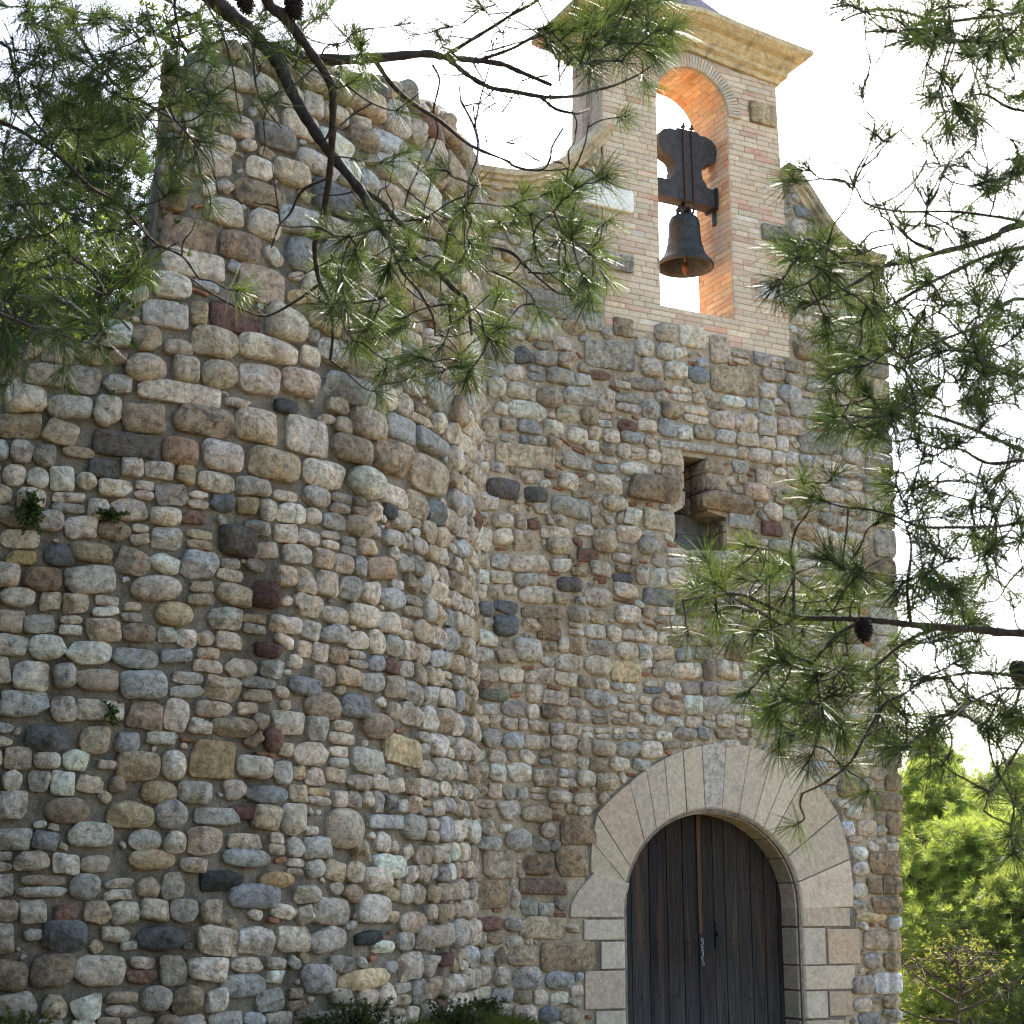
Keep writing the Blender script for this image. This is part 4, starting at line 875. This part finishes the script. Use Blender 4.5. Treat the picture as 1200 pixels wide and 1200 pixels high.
TL = [(230, 33), (207, 25), (243, 50), (315, 118), (322, 110), (337, 55), (347, 80), (377, 167), (150, 187), (140, 133), (37, 167), (193, 167), (253, 317), (280, 340), (247, 240), (410, 97), (410, 147), (467, 130), (437, 33), (490, 40), (633, 33), (687, 27), (710, 43), (733, 50), (753, 30), (773, 53), (690, 143), (758, 97), (728, 137),
 (700, 200), (663, 213), (640, 227), (613, 230), (557, 217), (523, 200), (627, 287), (663, 277), (667, 307), (697, 287), (710, 260), (690, 347), (663, 333), (630, 360), (543, 247), (540, 310), (560, 340), (417, 300), (427, 277), (453, 310), (410, 353), (430, 373), (480, 377), (520, 347), (410, 420), (443, 460), (497, 420), (540, 423), (483, 450), (517, 405), (570, 385), (470, 180), (450, 190), (395, 170),
 (665, 40), (680, 55), (700, 60), (720, 70), (740, 20), (760, 60), (790, 30), (655, 60), (648, 215), (656, 225), (672, 222), (600, 240), (585, 260), (505, 210)]
targets = [at(x, y, DL*r1.uniform(.92, 1.1)) for x, y in TL]
for poly, n in (([(370, 250), (560, 240), (600, 380), (540, 450), (420, 440), (345, 330)], 95), ([(640, -10), (800, -10), (780, 60), (700, 90), (640, 70)], 55), ([(0, 0), (190, 0), (180, 140), (60, 200), (0, 200)], 150), ([(190, 0), (420, 0), (440, 110), (300, 60), (200, 60)], 64), ([(188, 10), (265, 20), (270, 130), (195, 230)], 34), ([(0, 200), (150, 240), (190, 330), (0, 330)], 60),
                ([(400, 0), (640, 0), (600, 60), (420, 60)], 12), ([(600, 210), (720, 200), (720, 350), (600, 300)], 22)):
    targets += [at(x, y, DL*(r1.uniform(.88, 1.15) if n != 64 else r1.uniform(1.04, 1.2))) for x, y in in_poly_samples(r1, poly, n)]
g.shoots(targets, .088, 88, .0015, up=-.05, bare=.05)
# bare dead twigs
tw = []
for poly, n in (([(480, 70), (660, 60), (690, 200), (560, 200)], 46), ([(200, 60), (560, 200), (540, 380), (340, 350)], 46), ([(0, 0), (200, 0), (260, 330), (0, 330)], 40)):
    tw += [at(x, y, DL*r1.uniform(.92, 1.08)) for x, y in in_poly_samples(r1, poly, n)]
g.shoots(tw, .05, 10, .0015, up=-.1, bare=.8, rt=.0015)
# a low spray hanging dark and close before the broken wall
g.limb_px([(-160, 300), (-40, 350), (30, 380), (80, 395), (115, 405)], 3.2, .006, .002, .03, True)
g.shoots([at(x, y, 3.2*r1.uniform(.94, 1.08)) for x, y in in_poly_samples(r1, [(0, 340), (110, 350), (130, 410), (60, 450), (0, 450)], 34)], .09, 60, .0014, up=-.2, col=(.85, .9, .9))
# crown above the frame and towards the wall on the left (shades the tower foot)
cr = []
for i in range(420):
    a = r1.uniform(0, 2*PI); rr = 3.0*math.sqrt(r1.random()); cr.append(tb+np.array([rr*math.cos(a), rr*math.sin(a), 5.2+2.6*r1.random()*(1-rr/4)]))
cr = [c for c in cr if not (lambda v: v@FW > 0 and abs(v@RT)/(v@FW) < .36 and -.4 < (v@UP)/(v@FW) < .34)(c-CAM)]
for i in range(14):
    a = i*2.4; h = 4.6+.2*i; L = 2.8-.06*i
    g.limb([tb+[0, 0, h], tb+[.5*L*math.cos(a), .5*L*math.sin(a), h+.25], tb+[L*math.cos(a), L*math.sin(a), h+.7]], .03, .008) if not (lambda v: v@FW > 0 and abs(v@RT)/(v@FW) < .4)(tb+np.array([L*math.cos(a), L*math.sin(a), h+.7])-CAM) else None
g.shoots(cr, .10, 60, .004, up=.3)
g.limb_px([(-420, -330), (-100, -300), (250, -240), (560, -170), (800, -120)], 7.2, .04, .01, .0, True)
g.limb_px([(-420, -260), (-150, -200), (80, -130), (330, -90), (600, -60)], 6.4, .035, .01, .0, True)
g.shoots([at(x, y, r1.uniform(5.8, 8.8)) for x, y in in_poly_samples(r1, [(-350, -330), (820, -330), (800, -40), (-350, -30)], 300)], .10, 60, .005, up=.2)  # unseen tufts added above the frame to shade the branches below
for (x, y, sz) in ((288, 3, .05), (345, 8, .055)):
    mb = MB(); cone(mb, at(x, y, DL*.99), (.3, .2, -.8), sz); mb.build('pine_cone', MAT['cone'], pine_l)
g.finish(pine_l)

# ---- the pine reaching in from the right
DR = 3.7
tr = at(1780, 1063, 4.4); tr = np.array([tr[0], tr[1], -.1])
pine_r = tag(empty('pine_tree', tuple(tr)), 'near pine reaching in from the right with a dark cone under its longest branch', 'pine tree')
g = Grower(5)
g.limb([tr, tr+[-.03, .02, 1.5], tr+[.04, .1, 3.0], tr+[.02, .05, 5.0], tr+[.1, 0, 6.5]], .14, .05)
RF = [([(1640, 250), (1400, 235), (1200, 263), (1167, 277), (1133, 288), (1093, 298), (1063, 307), (1033, 313), (1000, 333), (967, 347), (940, 363)], .017, .003, 1),
 ([(1420, 250), (1200, 290), (1150, 303), (1120, 317), (1087, 333), (1040, 360), (1000, 380)], .008, .003, 1),
 ([(1400, 300), (1200, 260), (1160, 253), (1120, 248), (1087, 248), (1047, 247), (1013, 237), (1000, 217), (967, 210)], .006, .002, 1),
 ([(1093, 293), (1070, 283), (1053, 267), (1033, 253)], .005, .0025, 0),
 ([(1033, 313), (1000, 310), (967, 290), (947, 280), (932, 290)], .005, .002, 0),
 ([(1350, 600), (1240, 545), (1173, 517), (1133, 500), (1093, 487), (1053, 480), (1020, 478)], .008, .0025, 1),
 ([(1350, 560), (1220, 540), (1160, 543), (1127, 527), (1100, 525), (1067, 513)], .006, .0025, 1),
 ([(1360, 640), (1240, 610), (1167, 617), (1117, 618), (1077, 617), (1050, 605)], .006, .0025, 1),
 ([(1640, 760), (1400, 740), (1200, 742), (1150, 738), (1100, 735), (1067, 732), (1033, 728), (987, 725), (933, 723), (900, 710), (867, 697), (820, 700), (800, 704)], .018, .003, 1),
 ([(1400, 800), (1260, 800), (1197, 793), (1150, 788), (1113, 792), (1080, 800), (1057, 815)], .007, .0025, 1),
 ([(1067, 732), (1065, 710), (1063, 690), (1067, 655), (1067, 633), (1060, 613)], .005, .002, 0),
 ([(930, 720), (930, 677), (927, 647), (933, 620), (947, 600), (955, 575)], .004, .002, 0),
 ([(1013, 727), (987, 740), (973, 753), (947, 783), (935, 800)], .005, .002, 0),
 ([(1100, 735), (1075, 745), (1053, 758), (1030, 777), (1013, 790), (997, 803), (975, 812)], .005, .002, 0),
 ([(1057, 815), (1040, 822), (1033, 830), (1013, 863), (997, 893), (967, 917), (940, 930)], .005, .002, 0),
 ([(1400, 820), (1200, 807), (1167, 810), (1133, 827), (1110, 850)], .006, .002, 1),
 ([(1260, 780), (1200, 867), (1173, 913), (1160, 930), (1153, 950)], .005, .002, 1),
 ([(1300, -60), (1200, 10), (1150, 20), (1100, 25), (1050, 12), (1010, 15), (985, 25)], .007, .0025, 1),
 ([(1300, 40), (1200, 60), (1150, 50), (1100, 45)], .006, .0025, 1),
 ([(1040, 36), (1035, 60), (1020, 85), (1011, 105)], .0022, .0016, 0),
 ([(1320, 120), (1200, 130), (1150, 110), (1110, 130), (1080, 160)], .005, .002, 1),
 ([(1300, 400), (1200, 350), (1150, 380), (1100, 400), (1060, 420)], .006, .0025, 1),
 ([(1300, 480), (1200, 440), (1140, 420), (1090, 390), (1060, 360)], .006, .0025, 1)]
for pts, a, b_, rt in RF: g.limb_px(pts, DR*r1.uniform(.94, 1.08), a, b_, .05, bool(rt))
TRG = [(877, 810), (903, 843), (943, 850), (913, 873), (950, 887), (987, 897), (980, 910), (947, 937), (933, 967), (950, 927), (1017, 927), (1000, 810), (1033, 823), (1090, 893), (1157, 927), (1183, 980), (1187, 1000), (1011, 112), (957, 567), (940, 565), (975, 560), (960, 585), (930, 210), (950, 200), (940, 290), (930, 305), (918, 300), (1000, 215), (1020, 210), (1022, 160), (1030, 170), (1040, 165), (1090, 170), (1100, 195),
 (820, 690), (845, 680), (870, 660), (895, 655), (880, 640), (920, 700), (860, 710), (840, 725), (830, 660), (910, 680), (1010, 700), (1000, 690), (980, 700), (950, 690), (905, 735), (860, 745), (960, 660), (1000, 650), (1030, 610), (1040, 605), (1050, 570), (880, 790), (900, 790), (930, 770), (960, 770), (985, 770), (1000, 760), (1010, 745), (960, 800), (980, 830), (1000, 780), (1020, 760), (940, 745)]
targets = [at(x, y, DR*r1.uniform(.93, 1.08)) for x, y in TRG]
for poly, n in (([(935, 280), (1060, 290), (1200, 300), (1200, 420), (1050, 420), (960, 400), (900, 310)], 125), ([(1060, 200), (1200, 180), (1200, 300), (1000, 260)], 34), ([(960, 400), (1200, 380), (1200, 700), (1080, 690), (1040, 560), (975, 520)], 190),
                ([(940, 640), (1200, 700), (1200, 740), (1040, 740), (940, 730)], 55), ([(900, 745), (1200, 745), (1200, 850), (1050, 890), (900, 870)], 130), ([(985, 0), (1200, 0), (1200, 80), (1100, 60), (1010, 40)], 75), ([(1080, 60), (1200, 80), (1200, 200), (1100, 150)], 34), ([(800, 640), (930, 640), (930, 740), (800, 740)], 24), ([(1060, 860), (1200, 850), (1200, 1000), (1150, 960)], 12)):
    targets += [at(x, y, DR*r1.uniform(.86, 1.2)) for x, y in in_poly_samples(r1, poly, n)]
RB = np.array(g.px); kb = int(np.argmin(np.hypot(RB[:, 0]-1012, RB[:, 1]-727))); DC = g.dep[kb]
def _near(t):
    v = t-CAM; z = v@FW; return math.hypot(600+FPX*(v@RT)/z-1012, 600-FPX*(v@UP)/z-738) < 34 and z < DC+.15
targets = [t for t in targets if not _near(t)]
g.shoots(targets, .084, 86, .0016, up=.02, bare=.04)
g.limb_px([(1700, -250), (1400, -220), (1150, -170), (960, -120)], 6.8, .03, .01, .0, True)
g.shoots([at(x, y, r1.uniform(5.4, 8.6)) for x, y in in_poly_samples(r1, [(930, -330), (1650, -330), (1650, 100), (1300, 60), (1230, -30), (930, -50)], 150)], .10, 60, .005, up=.2)  # out-of-view tufts, added overhead to shade this pine's near branches
tw = []
for poly, n in (([(980, 120), (1200, 120), (1200, 420), (1000, 330)], 40), ([(1040, 420), (1200, 420), (1200, 900), (1060, 860)], 50)):
    tw += [at(x, y, DR*r1.uniform(.92, 1.1)) for x, y in in_poly_samples(r1, poly, n)]
g.shoots(tw, .05, 10, .0015, up=.1, bare=.7, rt=.0015)
for (x, y, sz) in ((1012, 734, .042), (1194, 785, .045)):
    mb = MB(); cone(mb, at(x, y+4, (DC if x < 1100 else DR)*.985), (.2, .1, -.9), sz); mb.build('pine_cone', MAT['cone'], pine_r)
g.finish(pine_r)

# ---- pines and scrub beyond the chapel
def far_pine(name, label, cat, base, H_, Rr, n, seed, col_, group=None, mat='needle', nl=.12, nw=.006, cnt=14, low=.15, trunkr=.09):
    r = np.random.default_rng(seed); base = np.array(base, float); root = tag(empty(name, tuple(base)), label, cat, group)
    bark = MB(); fol = Foliage()
    lean = r.normal(0, .05, 2); top = base+[lean[0]*H_, lean[1]*H_, H_]
    tk = smooth_poly([base-[0, 0, .2], base+[.1*r.normal(), .1*r.normal(), H_*.35], base+(top-base)*.7+[.15*r.normal(), .15*r.normal(), 0], top], 5)
    tube(bark, tk, np.linspace(trunkr, .015, len(tk)), 8, BARK)
    nb = int(14+H_*3.2)
    for i in range(nb):
        f_ = low+(1-low)*(i+r.random())/nb; p = tk[int(f_*(len(tk)-1))]; a = i*2.4+r.normal(0, .4)
        L = Rr*(math.sin(PI*min(1, .22+.8*f_))**.7)*r.uniform(.6, 1.15); d = np.array([math.cos(a), math.sin(a), .28+.5*f_+r.normal(0, .1)]); e = p+unit(d)*L
        m_ = (p+e)/2+[0, 0, -.06*L]; W = smooth_poly([p, m_, e], 5); tube(bark, W, np.linspace(.012+.012*L, .004, len(W)), 5, BARK)
        k = max(4, int(n/nb))
        for j in range(k):
            q = W[min(len(W)-1, int(r.beta(2.2, 1.1)*len(W)))]; off = r.normal(0, .16+.1*L, 3)*[1, 1, .7]; t_ = q+off
            if r.random() < .5: tube(bark, [q, q+off*.5+[0, 0, -.02], t_], [.005, .004, .002], 4, BARK)
            dd = unit(off+unit(d)*.3+[0, 0, .35]); cc = np.array(col_)*(1+r.normal(0, .16))
            fol.tuft(t_, dd, nl*r.uniform(.75, 1.25), int(cnt*r.uniform(.6, 1.4)), nw, (10, 80), cc)
    bark.build('trunk', MAT['bark'], root); fol.build('needles' if mat == 'needle' else 'leaves', MAT[mat], root); return root
def gp(x, dist, dz=0):                          # ground point seen under image column x at that distance
    P = at(x, 1063, dist); return (P[0], P[1], float(ground_h(P[0], P[1]))+dz)
GR = 'pines and scrub beyond the chapel'
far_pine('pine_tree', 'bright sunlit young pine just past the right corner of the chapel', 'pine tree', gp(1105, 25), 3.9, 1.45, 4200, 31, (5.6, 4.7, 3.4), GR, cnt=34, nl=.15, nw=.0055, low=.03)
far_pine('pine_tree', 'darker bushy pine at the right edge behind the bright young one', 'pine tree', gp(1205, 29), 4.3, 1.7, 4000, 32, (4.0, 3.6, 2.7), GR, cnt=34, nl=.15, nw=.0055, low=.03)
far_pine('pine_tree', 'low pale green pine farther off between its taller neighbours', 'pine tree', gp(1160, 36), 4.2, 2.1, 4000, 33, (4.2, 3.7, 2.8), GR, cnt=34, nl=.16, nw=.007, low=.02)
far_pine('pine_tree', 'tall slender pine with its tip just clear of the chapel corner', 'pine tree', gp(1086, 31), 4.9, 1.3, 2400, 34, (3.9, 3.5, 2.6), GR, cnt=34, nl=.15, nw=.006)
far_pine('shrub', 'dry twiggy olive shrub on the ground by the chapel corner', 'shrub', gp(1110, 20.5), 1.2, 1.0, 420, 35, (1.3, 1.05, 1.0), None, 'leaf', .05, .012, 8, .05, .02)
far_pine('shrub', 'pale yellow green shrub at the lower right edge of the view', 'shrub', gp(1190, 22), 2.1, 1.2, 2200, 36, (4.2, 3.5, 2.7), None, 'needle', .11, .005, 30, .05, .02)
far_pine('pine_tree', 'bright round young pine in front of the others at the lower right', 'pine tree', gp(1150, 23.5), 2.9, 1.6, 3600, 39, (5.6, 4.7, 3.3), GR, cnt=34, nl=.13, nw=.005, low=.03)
for i, (x, dd, H_, R_, cl) in enumerate(((1290, 34, 4.2, 2, 1), (1370, 26, 5, 2, .9), (1010, 44, 6, 2, .9), (1240, 55, 4.6, 2.6, 1), (1130, 62, 4.4, 2.6, 1))):
    far_pine('pine_tree', ['pine beyond the frame to the right of the dark bushy one', 'broad pine well to the right of the chapel', 'pine hidden behind the chapel nave', 'distant spreading pine behind the bushes on the right', 'far pale pine low on the skyline at right'][i], 'pine tree', gp(x, dd), H_, R_, 800, 50+i, (cl, cl, cl), GR, cnt=14, nw=.011, nl=.16)
# tall pines behind the broken tower
for i, (x, dd, H_, R_, n, cl, lb) in enumerate(((40, 17.5, 10.4, 3.0, 2600, (.8, .95, 1.0), 'tall blue green pine rising behind the low broken wall'), (-90, 22, 13, 3.6, 2200, (.85, .95, .95), 'tallest pine at the left edge behind the tower'), (140, 24, 9.4, 2.2, 1500, (1.1, 1.1, .9), 'sunlit pine showing beside the torn edge of the tower'), (60, 16.3, 8.0, 2.2, 2200, (.7, .85, .85), 'shorter dark pine close behind the low broken wall'), (-220, 17, 10, 3.2, 900, (.9, .95, .95), 'pine left of the broken wall outside the view'))):
    far_pine('pine_tree', lb, 'pine tree', gp(x, dd), H_, R_, int(n*1.5), 70+i, cl, 'tall pines behind the tower', cnt=52, nw=.006, nl=.12, low=.3, trunkr=.16)
# unseen pines added left of and behind the viewer to shade the walls
SHADE_PINES = [(-5.6, 5.5, 12, 3.0, 'unseen shading pine on the left in front of the tower'), (-7.2, 9.5, 13, 3.2, 'second unseen shading pine on the left nearer the tower'), (-9.6, 12.8, 13, 3.4, 'farthest unseen shading pine on the left beside the tower'), (-4.4, 2.0, 11, 2.3, 'slim unseen shading pine close at the left of the viewing spot'), (-4.8, -1.0, 11, 2.6, 'unseen shading pine at the left of the viewing spot'),
 (-3.0, -5.5, 11, 3.2, 'unseen shading pine behind the viewing spot on its left'), (2.5, -6.5, 11, 3.2, 'unseen shading pine straight behind the viewing spot'), (-8.5, 2.5, 13, 3.6, 'tall unseen shading pine in the second row on the left'), (-8, -5, 13, 3.8, 'tall unseen shading pine in the second row behind on the left'),
 (-2, -11, 14, 4.0, 'tall unseen shading pine in the second row straight behind'), (-12.5, 7, 14, 4.0, 'tallest unseen shading pine in the second row on the left')]
for i, (sx, fy, H_, R_, lb) in enumerate(SHADE_PINES):
    p = CAM+RT*sx+Fh*fy; far_pine('pine_tree', lb, 'pine tree', (p[0], p[1], float(ground_h(p[0], p[1]))), H_, R_, 2600, 120+i, (.9, .95, .9), 'unseen pines added for shade', cnt=18, nw=.034, nl=.2, low=.06, trunkr=.16)
# shrubs rooted on the broken wall
def wall_shrub(u, z, H_, n, label, seed, cl=(1, 1, 1), R_=None, d=-.3, name='shrub'):
    p = towmap(np.array([u]), np.array([z]), np.array([d]))[0]; return far_pine(name, label, 'shrub', p, H_, R_ or H_*.6, n, seed, cl, None, 'leaf', .045, .016, 9, .05, .012)
wall_shrub(.45, 5.55, .8, 420, 'leafy yellow green shrub rooted on the wall beside the torn edge', 81, (1.1, 1.15, .8))
wall_shrub(-.1, 5.2, .55, 300, 'dark green shrub sprouting on top of the low broken wall', 82, (.8, .95, .8), .5)
wall_shrub(1.0, 7.75, .45, 160, 'small tuft of green on the top of the tower', 83, (.9, 1, .7), .35)
def wall_plant(x, y, w_, h_, n, label, seed):
    u, z = towuv(x, y); r = np.random.default_rng(seed); p0 = towmap(np.array([u]), np.array([z]), np.array([.0]))[0]; root = tag(empty('wall_plant', tuple(p0)), label, 'plant')
    fol = Foliage(); st = MB(); nrm = unit(p0-np.array([TC[0], TC[1], z]))
    for i in range(n):
        a = r.uniform(-1, 1); b_ = r.uniform(-1, .55); e = towmap(np.array([u+a*w_]), np.array([z+b_*h_]), np.array([r.uniform(.05, .16)]))[0]
        W = smooth_poly([p0, (p0+e)/2+nrm*.06, e], 4); tube(st, W, [.003]*len(W), 4, (.06, .07, .03))
        for q in W[2:]: fol.tuft(q+r.normal(0, .012, 3), unit(nrm+r.normal(0, .7, 3)), .022, 9, .007, (10, 85), np.array((.8, .85, .8))*r.uniform(.7, 1.2))
    st.build('stem', MAT['bark'], root); fol.build('leaves', MAT['leaf'], root)
wall_plant(36, 595, .10, .20, 30, 'green leafy plant hanging from a joint near the left edge of the tower', 91)
wall_plant(128, 604, .10, .07, 14, 'small rounded green plant growing from a joint in the tower', 92)
wall_plant(126, 832, .05, .13, 9, 'thin trailing weed low on the tower stones', 93)
# grass and herbs along the foot of the wall
fol = Foliage(); r = np.random.default_rng(8)
for i in range(5200):
    th = TH0+r.uniform(-.7, 1.35); d = TR+.03+abs(r.normal(0, .5)); x, y = TC[0]+d*math.cos(th), TC[1]+d*math.sin(th)
    dens = math.sin(th*19)+math.sin(th*7.3+1)
    if dens < -.3 and r.random() < .6: continue
    fol.tuft((x, y, float(ground_h(x, y))), np.array([r.normal(0, .2), r.normal(0, .2), 1]), r.uniform(.10, .26), 5, .006, (5, 45), np.array((1.2, .95, .7) if r.random() < .7 else (.6, .62, .5))*r.uniform(.7, 1.1))
for i in range(1500):
    x, y = r.uniform(-3.0, 2.6), -abs(r.normal(0, .5)); fol.tuft((x, y, float(ground_h(x, y))), np.array([r.normal(0, .2), r.normal(0, .2), 1]), r.uniform(.08, .2), 5, .006, (5, 45), np.array((1.4, 1.1, .8))*r.uniform(.7, 1.1))
g_ = fol.build('grass', MAT['leaf'], None, back=0, droop=.3); tag(g_, kind='stuff')
for k, (x, n, hh, lb) in enumerate(((395, 60, .42, 'dark bushy herb at the foot of the tower'), (350, 30, .3, 'smaller herb left of the bushy one at the tower foot'), (505, 60, .36, 'dark herb in the corner where tower meets chapel wall'), (560, 40, .26, 'low herb at the foot of the wall left of the door'), (15, 40, .4, 'dry grass clump at the lower left edge'))):
    u, z = towuv(min(x, 548), 1185); p = towmap(np.array([u]), np.array([0.]), np.array([.22]))[0]
    if x > 548: q = fac(x, 1190, -.25); p = np.array([q[0], q[1], 0])
    p[2] = float(ground_h(p[0], p[1])); root = tag(empty('herb', tuple(p)), lb, 'plant'); r = np.random.default_rng(100+k); fol = Foliage(); st = MB()
    for i in range(n):
        a = r.uniform(0, 6.28); e = p+[.33*math.cos(a)*r.random(), .2*math.sin(a)*r.random(), .72*hh*r.uniform(.5, 1.1)]
        W = smooth_poly([p+r.normal(0, .05, 3)*[1, 1, 0], (p+e)/2+r.normal(0, .03, 3), e], 4); tube(st, W, [.003]*len(W), 4, (.07, .06, .035))
        for q in W[2:]: fol.tuft(q, unit(r.normal(0, .6, 3)+[0, 0, .8]), .035, 8, .007, (10, 80), np.array((1.5, 1.1, .8) if k == 4 else (.5, .52, .46))*r.uniform(.7, 1.2))
    st.build('stem', MAT['bark'], root); fol.build('leaves', MAT['leaf'], root)
